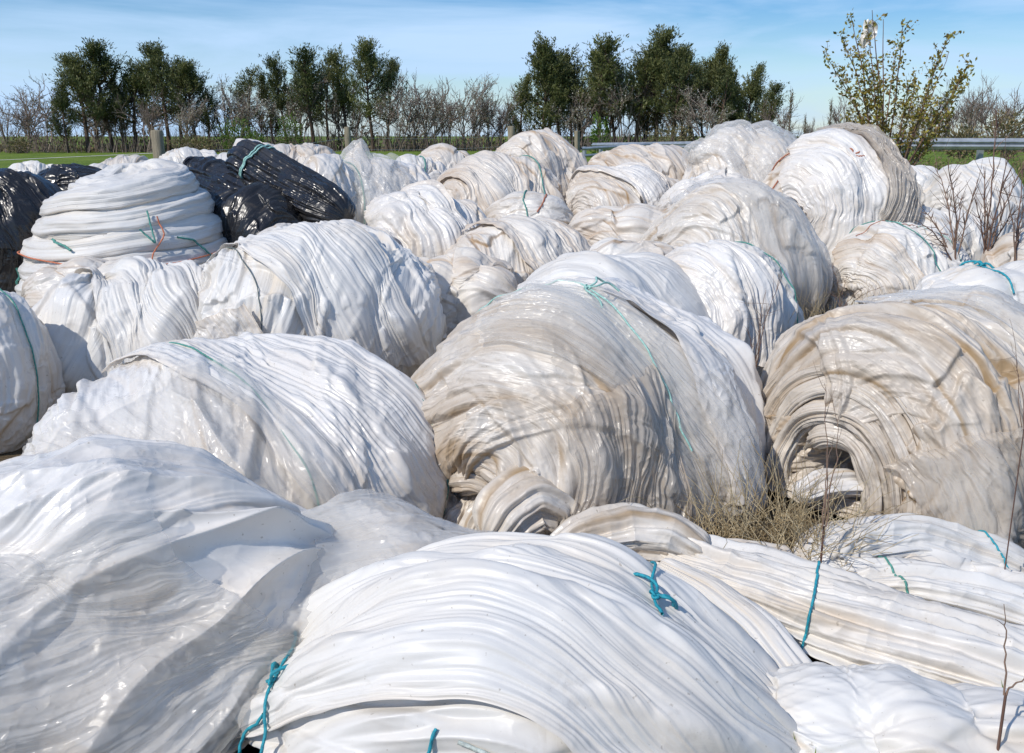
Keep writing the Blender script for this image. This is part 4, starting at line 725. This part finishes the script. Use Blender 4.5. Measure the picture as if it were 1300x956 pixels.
for drop in (0.30, 0.62):
    for a_, b_ in zip(ends[:-1], ends[1:]):
        tt = np.linspace(0, 1, 14)[:, None]; P = a_ * (1 - tt) + b_ * tt; P[:, 2] -= drop + 0.06 * np.sin(tt[:, 0] * np.pi)
        T.add(P, 0.0035, 4)
tag(T.build('wire_fence', M_wire), 'thin wires strung between the wooden posts along the field', 'wire fence')
def beam(name, A, B, h, label, parent=None):
    """a W-shaped crash barrier beam from A to B"""
    A = np.array(A, float); B = np.array(B, float); d = (B - A) / np.linalg.norm(B - A); n = np.cross(d, [0, 0, 1.]); n /= np.linalg.norm(n)
    prof = [(0, 0), (0.0, 0.04), (0.07, 0.09), (0.08, 0.13), (0.02, 0.17), (0.0, 0.185), (0.02, 0.20), (0.08, 0.24), (0.07, 0.28), (0.0, 0.33), (0, 0.37)]
    prof = [(x * h / 0.37, z * h / 0.37) for x, z in prof]; prof2 = prof + [(x - 0.012, z) for x, z in prof[::-1]]
    V = []; L = 24
    for i in range(L):
        P = A + (B - A) * i / (L - 1)
        for x, z in prof2: V.append(P + n * x + np.array([0, 0, z]))
    k = len(prof2); f = grid_faces(k, L, True)
    return mesh_from(name, V, f, M_galv, True, None, parent)
gb = empty('crash_barrier', (9.5, 19, 0.7), 'galvanised steel crash barrier beyond the rolls on the right', 'crash barrier')
A, _ = at(1139, 190, 20.0); B, _ = at(1420, 191, 19.0); o_ = np.array(gb.location)
bb = beam('rail', A - o_, B - o_, 0.25, None, gb)
A2, _ = at(752, 190, 30); B2, _ = at(1137, 188, 20.5); beam('rail', A2 - o_, B2 - o_, 0.22, None, gb)
def boxmesh(name, c, s, mat, parent=None, bev=0.004):
    import bmesh
    bm = bmesh.new(); bmesh.ops.create_cube(bm, size=1); bmesh.ops.scale(bm, vec=s, verts=bm.verts); bmesh.ops.bevel(bm, geom=bm.edges[:], offset=bev, segments=1, affect='EDGES'); bmesh.ops.translate(bm, vec=c, verts=bm.verts)
    me = bpy.data.meshes.new(name); bm.to_mesh(me); bm.free(); me.materials.append(mat); o = bpy.data.objects.new(name, me); COL.objects.link(o); o.parent = parent; return o
for px, Y in ((1150, 20.1), (1250, 19.8), (1345, 19.4), (1010, 22.5), (905, 25)):
    c, _ = at(px, 180, Y); zb = float(terr(c[0], Y)) - 0.05; ht = c[2] - zb + 0.0
    boxmesh('post', (c[0] - o_[0], Y + 0.14 - o_[1], zb + ht / 2 - o_[2]), (0.10, 0.12, ht), M_galv, gb)
for i, (pxs, pys, Ya) in enumerate([((741, 790), (189, 186), 26)]):
    rr_ = empty('steel_railing', wpt(763, 26, 0), 'low grey steel railing with two bars right of the square pale post', 'railing'); oo = np.array(rr_.location)
    T = Tubes()
    for dpy in (0, 9):
        a_, _ = at(738, 189 + dpy, 25.5); b_, _ = at(830, 183 + dpy, 27); T2 = Tubes(); T2.add([a_ - oo, (a_ + b_) / 2 - oo, b_ - oo], 0.045, 8); T2.build('bar', M_galv, rr_)
    for px in (742, 763, 800):
        c, _ = at(px, 186, 26); T2 = Tubes(); T2.add([c - oo, [c[0] - oo[0], c[1] - oo[1], float(terr(c[0], c[1])) - 0.1]], 0.06, 8); T2.build('post', M_galv, rr_)

# ================================================================== trees
def limb(p0, d0, L, n, r, wob, grav=0.0):
    pts = [np.array(p0, float)]; d = np.array(d0, float); d /= np.linalg.norm(d)
    for i in range(n):
        d = d + r.normal(size=3) * wob + np.array([0, 0, grav]); d /= np.linalg.norm(d); pts.append(pts[-1] + d * L / n)
    return np.array(pts)
def pine_parts(seed, H, spread, low, dense, flat):
    r = np.random.default_rng(seed); T = Tubes(); tr = limb((0, 0, -0.1), (0, 0, 1), H, 10, r, 0.05, 0.05); T.add(tr, np.linspace(0.16, 0.03, 11) * H / 9, 7)
    C = []; D = []; tn = []
    for i in range(dense):
        f = low + (1 - low) * r.random() ** 0.8; p = np.array([np.interp(f * 10, range(11), tr[:, k]) for k in range(3)])
        az = r.random() * 2 * np.pi; rel = (f - low) / (1 - low)
        Lg = spread * (math.sin(min(1, rel * 1.0 + 0.16) * np.pi) ** 0.7 * (0.55 + 0.6 * r.random()) if not flat else (1.15 - rel * 0.85) * (0.5 + 0.6 * r.random()))
        up = 0.25 + 0.9 * rel
        b_ = limb(p, (math.cos(az), math.sin(az), up), max(Lg, 0.5), 6, r, 0.16, 0.10); T.add(b_, np.linspace(0.05, 0.012, 7) * H / 9, 4)
        for q in range(8):
            g_ = 0.35 + 0.65 * r.random(); cpt = np.array([np.interp(g_ * 6, range(7), b_[:, k]) for k in range(3)]) + r.normal(size=3) * 0.20
            ax = np.array([math.cos(az) * 0.3, math.sin(az) * 0.3, 1.0]) + r.normal(size=3) * 0.22; ax /= np.linalg.norm(ax); ln = 0.7 + 0.75 * r.random(); tt = r.random()
            for _ in range(19):
                C.append(cpt + ax * ln * r.random() + r.normal(size=3) * 0.075); D.append(ax * 1.3 + r.normal(size=3) * 0.5); tn.append(tt * 0.7 + 0.3 * r.random())
    return T, np.array(C), np.array(D), np.array(tn)
protos = []
def tree_obj(name, label, cat, group, x, y, rz, s, parts=None, src=None):
    root = empty(name, (x, y, float(terr(x, y)) - 0.05), label, cat, group); root.rotation_euler.z = rz; root.scale = s
    if src is None:
        kids = parts(root)
    else:
        for ch in src.children:
            c = ch.copy(); COL.objects.link(c); c.parent = root
    return root
PG = 'dark pines along the far edge of the field'
def mk_pine(seed, H, spread, low, dense, flat):
    def f(root):
        T, C, D, tn = pine_parts(seed, H, spread, low, dense, flat)
        T.build('trunk', M_bark, root)
        leaves_mesh('crown', C, 0.27, M_pine, root, up=0.2, aspect=4.0, tone=tn, seed=seed, dirs=D)
    return f
kinds = {'round': mk_pine(1, 10, 2.9, 0.30, 62, False), 'slim': mk_pine(2, 9.6, 1.7, 0.25, 46, True), 'tall': mk_pine(3, 9.6, 2.1, 0.34, 48, False), 'cone': mk_pine(4, 9.6, 2.5, 0.12, 62, True), 'loose': mk_pine(5, 9.6, 1.9, 0.25, 26, False)}
# pixel of trunk, pixel of top, distance, kind, width factor
pines = [(100, 78, 96, 'round', 1.15), (132, 72, 99, 'round', 1.1), (163, 82, 100, 'tall', 1.1), (205, 74, 97, 'round', 1.0), (243, 90, 98, 'round', 1.0), (78, 112, 94, 'cone', 0.8), (222, 84, 102, 'tall', 1),
         (262, 108, 99, 'loose', 1.0), (312, 92, 99, 'loose', 1.25), (358, 72, 98, 'slim', 1.0), (392, 70, 97, 'slim', 1.15), (412, 76, 100, 'loose', 0.9), (438, 72, 99, 'slim', 1.0), (470, 68, 95, 'round', 0.95), (488, 84, 97, 'round', 0.75),
         (662, 104, 98, 'cone', 0.8), (688, 66, 97, 'cone', 1.15), (716, 58, 98, 'tall', 1.0), (740, 66, 101, 'slim', 1.0), (762, 60, 97, 'slim', 1.2), (786, 66, 100, 'tall', 0.9), (808, 60, 98, 'tall', 1.0), (838, 58, 99, 'round', 1.0), (856, 70, 95, 'round', 0.9),
         (884, 70, 99, 'slim', 1.2), (908, 72, 97, 'tall', 0.9), (930, 74, 98, 'cone', 0.9), (952, 92, 97, 'cone', 0.8), (976, 106, 96, 'slim', 1.0),
         (116, 96, 103, 'cone', 1.0), (150, 104, 101, 'loose', 1.2), (186, 96, 103, 'round', .8), (342, 100, 102, 'cone', .8), (376, 92, 103, 'tall', 1.0), (700, 92, 103, 'round', .9), (728, 84, 104, 'cone', 1.0), (774, 82, 103, 'round', .9), (822, 84, 104, 'cone', 1.0), (870, 94, 103, 'loose', 1.1), (896, 92, 104, 'round', .8), (918, 98, 95, 'loose', 1.2), (941, 96, 103, 'tall', .9), (964, 108, 102, 'loose', 1.0)]
plab = ['leftmost broad dark pine of the left clump', 'tall round pine second in the left clump', 'pine with reddish trunk in the middle of the left clump', 'darkest round pine right of the left clump middle', 'round pine at the right end of the left clump',
        'low pine edging the left clump beside the bare tree', 'narrow-topped pine among the left clump', 'thin pine trailing off right of the left clump', 'sparse broken pine between the left clump and slim pines', 'slim upright pine above the black tube', 'dense slim pine beside the slim upright pine',
        'sparse pine right of the dense slim pine', 'slim pine directly left of the lone round dark pine', 'lone round dark pine above the slim grey post', 'small round pine leaning off the lone dark pine',
        'low cone pine at the left foot of the middle clump', 'broad cone pine starting the middle clump', 'tallest pointed pine near the left of the middle clump', 'slim pine between the pointed and the pale-branched pines', 'wide slim pine with pale branches before it', 'bushy topped pine left of the clump centre',
        'full topped pine above the see-through film tip', 'broad round pine at the clump centre', 'round low pine in front of the broad one', 'slim pine right of the round low pine', 'bushy pine above the crumpled film roll', 'cone pine near the right end of the middle clump', 'smaller cone pine stepping down at the right', 'last small pine at the right end of the middle clump',
        'low cone pine tucked behind the two big left pines', 'ragged thin pine behind the reddish trunk', 'rounded pine filling the left clump gap', 'small cone pine under the broken pine and slim pines', 'ragged pine between the two slim ones',
        'low round pine filling behind the broad cone pine', 'cone pine behind the tallest pointed pine', 'round pine behind the wide slim pine', 'cone pine behind the full topped pine', 'thin ragged pine right of the broad round pine', 'round pine behind the slim pine above the crumpled roll', 'ragged pine in front of the cone pines', 'narrow pine filling between the two cone pines', 'ragged low pine before the last small pine']
src = {}
for i, (px, pt_, Y, kd, wf) in enumerate(pines):
    c, _ = at(px, pt_, Y); Hh = (c[2] - float(terr(c[0], Y))) / 10.0; s = (Hh * wf * (1.35 if px < 250 else 1.3 if px > 640 else 1.0) * (1.0 + 0.35 * ((i * 37) % 10) / 10), Hh * wf * 1.3, Hh * (0.97 + 0.09 * ((i * 53) % 7) / 7))
    if kd not in src: src[kd] = tree_obj('pine_tree', plab[i], 'pine tree', PG, c[0], Y, 0, s, kinds[kd])
    else: tree_obj('pine_tree', plab[i], 'pine tree', PG, c[0], Y, (i * 2.1) % 6.28, s, None, src[kd])
def mk_bare(seed, H, spread, upw, buds):
    def f(root):
        r = np.random.default_rng(seed); T = Tubes(); C = []
        def rec(p, d, L, rad, lev):
            b_ = limb(p, d, L, 5, r, 0.10 + 0.03 * lev, 0.03 * upw); T.add(b_, np.linspace(rad, rad * 0.55, 6) * (1 + .35 * lev), 3 if lev else 5, tone=r.random())
            if buds and lev >= 2:
                for _ in range(buds): C.append(b_[r.integers(1, 6)] + r.normal(size=3) * 0.06)
            if lev >= 4: return
            for _ in range([7, 6, 5, 4][lev]):
                q = 0.3 + 0.7 * r.random(); pp = np.array([np.interp(q * 5, range(6), b_[:, k]) for k in range(3)]); dd = (b_[-1] - b_[0]) / L
                dd = dd * upw + r.normal(size=3) * spread; dd[2] = abs(dd[2]) * 0.8 + 0.2; rec(pp, dd, L * (0.42 + 0.25 * r.random()), rad * 0.5, lev + 1)
        for j in range(4):
            rec((r.normal() * 0.3, r.normal() * 0.3, -0.1), (r.normal() * 0.22, r.normal() * 0.22, 1), H * (0.5 + 0.25 * r.random()), 0.055, 1)
        T.build('branches', M_twig, root)
        if buds: leaves_mesh('foliage', C, 0.13, M_bud, root, up=0, aspect=1.5, seed=seed)
    return f
bk = [mk_bare(11, 6, 0.5, 1.2, 0), mk_bare(12, 6, 0.42, 1.4, 2), mk_bare(13, 6, 0.55, 1.0, 1), mk_bare(14, 6, 0.38, 1.6, 0), mk_bare(15, 6, 0.5, 1.2, 2)]
bares = [(22, 108, 1.0, 0), (48, 98, 1.1, 2), (5, 128, .9, 3), (120, 120, 1, 4), (180, 105, 1, 0), (150, 118, 1, 2), (232, 118, 1, 1), (280, 112, 1, 3), (298, 100, 1, 1), (335, 108, 1, 0), (375, 100, 1, 4), (425, 85, .8, 1), (452, 110, 1, 0), (505, 96, 1.1, 2), (522, 112, 1, 0), (545, 102, 1, 3),
         (566, 108, 1, 1), (588, 104, 1, 4), (604, 112, .9, 1), (625, 110, 1, 3), (640, 118, 1, 0), (735, 108, 1, 4), (775, 96, 1, 1), (795, 84, .8, 4), (822, 110, 1, 1), (870, 112, 1, 3), (900, 116, 1, 4), (935, 120, 1, 0), (992, 128, 1, 3),
         (1075, 126, 1, 3), (1180, 118, 1, 2), (1215, 112, 1.1, 0), (1236, 104, 1, 3), (1262, 108, 1, 2), (1292, 100, 1.1, 0), (1030, 150, .7, 1)]
blab = ['far left bare tree half out of view', 'bare spreading tree left of the pines'] 
words_ = ['thin grey', 'tangled brown', 'pale twiggy', 'fine branched', 'whitish budded', 'reddish stemmed']
bsrc = {}
def near_word(px):
    marks = [(0, 'the left edge'), (48, 'the first pine'), (120, 'the two big left pines'), (180, 'the left clump gap'), (232, 'the right end of the left clump'), (300, 'the broken pine'), (375, 'the slim pines'), (452, 'the lone dark pine'), (545, 'the slim grey post'), (604, 'the domed roll'), (735, 'the square pale post'), (822, 'the see-through film tip'), (935, 'the cone pines'), (1030, 'the poplars'), (1180, 'the bronze young tree'), (1292, 'the right edge')]
    return min(marks, key=lambda m_: abs(m_[0] - px))[1]
used = {}
for i, (px, pt_, wf, kd) in enumerate(bares):
    Y = 92 + (i * 7 % 13); c, _ = at(px, pt_, Y); Hh = (c[2] - float(terr(c[0], Y))) / 6.4; s = (Hh * wf, Hh * wf, Hh)
    nw = near_word(px); n_ = used.get(nw, 0); used[nw] = n_ + 1
    lb = f'{words_[(i * 5 + n_) % 6]} bare tree {["close to", "just beside", "standing past", "a little off"][n_ % 4]} {nw}'
    if kd not in bsrc: bsrc[kd] = tree_obj('bare_tree', lb, 'bare tree', 'leafless trees along the far field edge', c[0], Y, 0, s, bk[kd])
    else: tree_obj('bare_tree', lb, 'bare tree', 'leafless trees along the far field edge', c[0], Y, (i * 1.7) % 6.28, s, None, bsrc[kd])
# upright poplars
def mk_poplar(seed):
    def f(root):
        r = np.random.default_rng(seed); T = Tubes(); T.add(limb((0, 0, -.1), (0, 0, 1), 8, 8, r, 0.02, 0.05), np.linspace(0.10, 0.01, 9), 5); C = []
        for i in range(90):
            z = 0.8 + 6.6 * r.random(); az = r.random() * 6.28; b_ = limb((0, 0, z), (math.cos(az) * .35, math.sin(az) * .35, 1), 1.4 * (1 - z / 10), 4, r, 0.08, 0.1); T.add(b_, np.linspace(0.025, 0.008, 5), 3, tone=r.random())
            for q in range(5): C.append(b_[r.integers(0, 5)] + r.normal(size=3) * 0.07)
        T.build('branches', M_twig, root); leaves_mesh('foliage', C, 0.16, M_scrub, root, up=0.6, seed=seed)
    return f
ps_ = None
for px, pt_, lb in ((1006, 108, 'narrow upright poplar right after the last pine'), (1056, 122, 'narrow upright poplar left of the bronze young tree'), (1023, 142, 'short upright poplar between the two taller ones')):
    c, _ = at(px, pt_, 80); s = (c[2] - 0.0) / 8
    if ps_ is None: ps_ = tree_obj('poplar_tree', lb, 'poplar tree', 'narrow poplars right of the pines', c[0], 80, 0, (s * 1.2, s * 1.2, s), mk_poplar(5))
    else: tree_obj('poplar_tree', lb, 'poplar tree', 'narrow poplars right of the pines', c[0], 80, 2, (s * 1.2, s * 1.2, s), None, ps_)
# bright green and scrubby bushes
def bush(name, px, pyt, w, Y, label, mat, seed, n=900, size=0.2, base=190):
    c, mpp = at(px, pyt, Y); zb = float(terr(c[0], Y)); H = max(c[2] - zb, 0.3); W = w * mpp
    root = empty(name, (c[0], Y, zb), label, 'bush', None); r = np.random.default_rng(seed); d = r.normal(size=(n, 3)); d /= np.linalg.norm(d, axis=1)[:, None]; rad = r.random(n) ** 0.4
    C = d * rad[:, None] * np.array([W, W * 0.7, H * 0.5]) + np.array([0, 0, H * 0.5]); C *= (1 + 0.3 * pn(d[:, 0] * 2 + seed, d[:, 1] * 2, d[:, 2] * 2))[:, None]; C[:, 2] = np.abs(C[:, 2])
    T = Tubes()
    for i in range(14):
        az = r.random() * 6.28; T.add(limb((r.normal() * .1, r.normal() * .1, 0), (math.cos(az) * .6 * W / H, math.sin(az) * .5, 1), H * .8, 5, r, 0.12), np.linspace(0.03, 0.008, 6), 4, tone=r.random())
    T.build('stems', M_twig, root); leaves_mesh('foliage', C, size, mat, root, up=0.4, seed=seed)
    return root
bush('leafy_bush', 298, 152, 22, 92, 'fresh green bush under the broken pine', M_bush, 1, 1600)
bush('leafy_bush', 368, 146, 16, 93, 'yellow green bush under the slim pines', M_bush, 2, 1300)
bush('leafy_bush', 322, 168, 14, 91, 'low green bush right of the fresh green one', M_bush, 9, 700)
bush('leafy_bush', 762, 150, 11, 60, 'slender bright green bush above the steel railing', M_bush, 3, 500, 0.22)
bush('leafy_bush', 22, 176, 16, 90, 'dark low bush at the left field edge', M_scrub, 4)
bush('leafy_bush', 245, 172, 30, 91, 'olive bush at the foot of the left clump', M_scrub, 5, 1500)
bush('leafy_bush', 1282, 142, 28, 60, 'olive brown bush at the right edge above the barrier', M_scrub, 6, 1800)
bush('leafy_bush', 1225, 160, 22, 58, 'small olive bush behind the steel barrier', M_scrub, 7, 1200)
bush('leafy_bush', 852, 160, 30, 88, 'dark scrub at the foot of the round low pine', M_scrub, 8, 1500)
# undergrowth at the far edge: nobody could count it
r = np.random.default_rng(21); T = Tubes()
for i in range(4200):
    x = r.uniform(-66, 66); y = r.uniform(93, 106); h_ = r.uniform(0.8, 3.6) * (0.6 + 0.5 * float(pn(x * 0.15, 0, 3)) + .3); z0 = float(terr(x, y))
    d = np.array([r.normal() * .25, r.normal() * .25, 1]); P = np.array([[x, y, z0], [x + d[0] * h_ * .5 + r.normal() * .1, y, z0 + h_ * .55], [x + d[0] * h_ + r.normal() * .2, y, z0 + h_]]); T.add(P, [0.03, 0.02, 0.008], 3, tone=r.random())
tag(T.build('undergrowth', M_twig), kind='stuff')
n = 14000; x = r.uniform(-68, 68, n); y = r.uniform(98, 109, n); z = terr(x, y) + r.random(n) ** 2 * 2.1 * np.clip(0.7 + pn(x * .2, y * 0, 1), .2, 1.4)
tag(leaves_mesh('scrub', np.stack([x, y, z], 1), 0.34, M_scrub, up=0.6, aspect=1.6, seed=5), kind='stuff')
# scrub on the bank behind the rolls at the right
n = 9000; x = r.uniform(4, 22, n); y = r.uniform(14, 26, n); z = terr(x, y) + r.random(n) ** 2 * 0.30
tag(leaves_mesh('bank_scrub', np.stack([x, y, z], 1), 0.09, M_scrub, up=0.8, aspect=3, seed=6), kind='stuff')
# grass of the field
n = 60000; y = 11.5 + r.random(n) ** 1.6 * 32; x = (r.random(n) - 0.5) * 1.5 * y; z = terr(x, y)
tag(leaves_mesh('meadow_grass', np.stack([x, y, z], 1), 0.11, M_grass, up=2.0, aspect=9, seed=7), kind='stuff')

n = 5000; x = rng.uniform(0.3, 2.6, n); y = rng.uniform(0.9, 2.25, n); z = terr(x, y)
tag(leaves_mesh('short_grass', np.stack([x, y, z], 1), 0.09, M_grass, up=1.6, aspect=12, seed=17), kind='stuff')
# ---- young tree with bronze leaves, pale blossom and a torn scrap caught in it
yt = empty('young_tree', (0, 0, 0), 'young tree with bronze leaves and white blossom in front of the barrier end', 'young tree'); base, _ = at(1128, 192, 15.5)
yt.location = (base[0], 15.5, float(terr(base[0], 15.5))); oo = np.array(yt.location); r = np.random.default_rng(33)
tips = [(1083, 22, .9, 1), (1100, 34, .7, 1), (1110, 14, -.3, 0), (1126, 26, .2, 0), (1146, 28, -.5, 1), (1062, 46, .4, 1), (1053, 72, -.4, 1), (1068, 96, .6, 1), (1140, 62, .7, 1), (1198, 50, .1, 1), (1226, 84, -.4, 1), (1212, 100, .5, 1), (1186, 78, -.8, 1), (1165, 92, .6, 1), (1156, 112, -.5, 1), (1216, 122, .3, 1), (1094, 70, -.6, 1), (1118, 78, .8, 1), (1112, 106, -.4, 1), (1205, 66, .9, 0), (1178, 120, .9, 1), (1098, 118, .6, 1), (1075, 150, .5, 1), (1204, 150, .4, 1)]
T = Tubes(); C = []; Bl = []
stem0 = np.array([0, 0, 0.0])
for (px, py, dy, leafy) in tips:
    tip = at(px, py, 15.5 + dy)[0] - oo; 
    right = px > 1150; b0 = np.array([0.12 if right else -0.02, r.normal() * .04, 0.0]); mid = b0 * 0.4 + tip * 0.6; mid[0] = b0[0] + (tip[0] - b0[0]) * (0.32 if not right else 0.52); mid[2] = tip[2] * 0.55
    q = np.linspace(0, 1, 16)[:, None]; P = (1 - q) ** 2 * b0 + 2 * q * (1 - q) * mid + q ** 2 * tip; P += np.cumsum(r.normal(size=P.shape) * 0.008, 0)
    T.add(P, np.linspace(0.020, 0.005, 16), 5, tone=0.2 + .3 * r.random())
    for j in range(5, 16):
        if leafy:
            if r.random() < .55:
                d = r.normal(size=3); d[2] = abs(d[2]); tw = limb(P[j], d, 0.10 + 0.22 * r.random(), 4, r, 0.1, 0.1); T.add(tw, np.linspace(0.006, 0.003, 5), 3, tone=.4)
                for k in range(4): C += [tw[k + 1] + r.normal(size=3) * 0.03 for _ in range(3)]
            if j > 5: C += [P[j] + r.normal(size=3) * 0.04 for _ in range(13)]
            if py > 60 and r.random() < 0.45: Bl += [P[j] + r.normal(size=3) * 0.05 for _ in range(5)]
T.add([(0, 0, -.1), (-.01, 0, .2), (0, 0, .5)], [0.05, 0.04, 0.03], 7, tone=.2)
for i in range(40):
    d = (r.normal() * .5, r.normal() * .3, 1); T.add(limb((r.normal() * .25, r.normal() * .15, 0), d, 0.5 + r.random() * .9, 5, r, 0.1), np.linspace(0.006, 0.002, 6), 3, tone=r.random())
T.build('branches', M_dead, yt); leaves_mesh('leaves', C, 0.072, M_leaf, yt, up=0.4, aspect=1.9, seed=3); leaves_mesh('blossom', Bl, 0.04, M_blossom, yt, up=0, aspect=1.1, seed=4)
# scrap caught in it
c, mpp = at(1101, 42, 16.3); nu, nv = 30, 50; u, v = np.meshgrid(np.linspace(-1, 1, nu), np.linspace(0, 1, nv)); wd = (0.10 * np.sin(np.clip(v * 3.0 + 0.3, 0, 3.1)) + 0.03)
P = np.stack([u * wd + 0.05 * np.sin(v * 5), 0.05 * pn(u * 2, v * 4, 1) + 0.04 * np.sin(u * 4), 0.22 - v * 0.48 + 0.03 * pn(u * 2, v * 3, 6)], 2).reshape(-1, 3)
s_ = mesh_from('film_scrap', P, grid_faces(nu, nv), MAT['milky'], True, {'wind': P, 'hem': P[:, 0] * 0}); s_.location = c
tag(s_, 'white torn scrap of film caught high in the bronze young tree', 'film scrap')
# ---- bare saplings and weeds between the rolls
def sapling(label, px, py, Y, tips, col=M_dead, r0=0.008, seed=1, side=10, zdrop=0.0, cat='sapling', name='dead_sapling'):
    b_, mpp = at(px, py, Y); root = empty(name, (b_[0], b_[1], float(terr(b_[0], b_[1]))), label, cat); oo = np.array(root.location); r = np.random.default_rng(seed); T = Tubes(); b_ = b_ - oo
    T.add([(b_[0], 0, 0), (b_[0] * 1.0, b_[1], b_[2] * .5), b_], [r0 * 1.2, r0 * 1.1, r0], 6)
    for (tx, ty, dy) in tips:
        tip = at(tx, ty, Y + dy)[0] - oo; q = np.linspace(0, 1, 14)[:, None]; mid = b_ + (tip - b_) * np.array([0.3, .5, .6]); P = (1 - q) ** 2 * b_ + 2 * q * (1 - q) * mid + q * q * tip; P += np.cumsum(r.normal(size=P.shape) * 0.004, 0)
        T.add(P, np.linspace(r0 * .8, r0 * .25, 14), 5, tone=r.random())
        for k in range(side):
            j = r.integers(3, 13); d = (P[13] - P[0]) / np.linalg.norm(P[13] - P[0]) + r.normal(size=3) * .55; tw = limb(P[j], d, np.linalg.norm(P[13] - P[0]) * (0.12 + 0.18 * r.random()), 5, r, 0.08, .03); T.add(tw, np.linspace(r0 * .35, r0 * .12, 6), 3, tone=r.random())
    T.build('stems', col, root); return root
sapling('reddish bare sapling in front of the bright white right roll', 1212, 340, 6.6, [(1186, 212, .2), (1206, 205, -.1), (1222, 250, .2), (1176, 262, .1), (1238, 228, 0), (1164, 280, -.1)], seed=3, r0=0.009, side=20)
sapling('taller bare sapling right of the reddish one', 1250, 345, 6.7, [(1262, 150, .2), (1278, 190, -.1), (1244, 215, .2), (1296, 215, .1), (1238, 250, 0), (1300, 262, .1)], seed=4, r0=0.010, side=18)
sapling('thin bare twigs leaning at the right edge behind the flat bundle', 1288, 335, 6.4, [(1312, 232, .2), (1270, 240, -.1), (1296, 205, .2)], seed=5, side=16)
sapling('upright dead weed in front of the bluish white roll', 955, 480, 4.75, [(975, 372, 0), (992, 345, .1), (968, 398, -.1), (945, 420, 0)], seed=6, r0=0.004, cat='weed', name='dead_weed')
sapling('dead weed stalks in the gap left of the laced white roll', 1068, 400, 6.3, [(1060, 330, 0), (1076, 345, .1), (1095, 365, 0), (1048, 372, 0), (1120, 360, 0)], seed=7, r0=0.004, cat='weed', name='dead_weed')
sapling('tall dark dock stem before the hollow end of the brown roll', 1046, 668, 2.98, [(1050, 560, 0), (1045, 480, .02), (1052, 525, 0)], seed=8, r0=0.0035, side=3, cat='weed', name='dead_weed')
sapling('knobbly red bramble stem at the lower right corner', 1277, 880, 1.95, [(1278, 772, 0), (1304, 838, 0)], seed=9, r0=0.0035, side=1, cat='weed', name='bramble_stem')
sapling('thin twig arching over the right side of the brown roll', 1300, 545, 3.0, [(1283, 400, 0), (1278, 440, 0)], seed=10, r0=0.002, side=2, cat='weed', name='dead_weed')
def tuft(label, px, py, Y, n, h, sprd, seed, mat=M_dry):
    c, mpp = at(px, py, Y); z0 = float(terr(c[0], Y)); T = Tubes(); r = np.random.default_rng(seed)
    for i in range(n):
        p = (r.normal() * sprd, r.normal() * sprd * .5, 0); d = (r.normal() * .45, r.normal() * .3, 1); hh = h * (.35 + .75 * r.random()); b_ = limb(p, d, hh, 7, r, 0.17, -0.22 * r.random() ** 2); T.add(b_, np.linspace(0.0026, 0.0009, 8), 3, tone=r.random())
    o = T.build('dry_grass_tuft', mat); o.location = (c[0], Y, z0); return tag(o, label, 'dry grass', 'tufts of dry grass between the rolls')
tuft('straw tuft filling the gap left of the hollow brown roll', 985, 660, 3.25, 230, 0.50, 0.14, 1)
tuft('straw tuft inside the foot of the hollow roll end', 1050, 665, 3.15, 110, 0.34, 0.08, 2)
tuft('sparse straw in front of the hollow roll end', 1012, 690, 3.12, 130, 0.40, 0.10, 3)
tuft('straw stalks below the middle roll beside the small scrap', 905, 668, 3.3, 90, 0.34, 0.08, 4)
tuft('dry grass behind the laced white roll under the saplings', 1225, 350, 6.5, 400, 0.55, 0.22, 5)
tuft('dry grass in the gap right of the bluish white roll', 1015, 440, 5.5, 300, 0.75, 0.12, 6)
tuft('dry grass in the gap behind the weed stalks', 1045, 420, 6.0, 300, 0.7, 0.12, 7)
tuft('dry seed heads at the far left by the black bale', 18, 300, 9.6, 190, 0.75, 0.25, 8)
tuft('few green blades poking up at the lower right edge', 1110, 890, 2.05, 26, 0.16, 0.25, 9, M_grass)
tuft('brown weeds beyond the coil stack left of the thick post', 95, 230, 11.5, 160, 0.8, 0.35, 10)
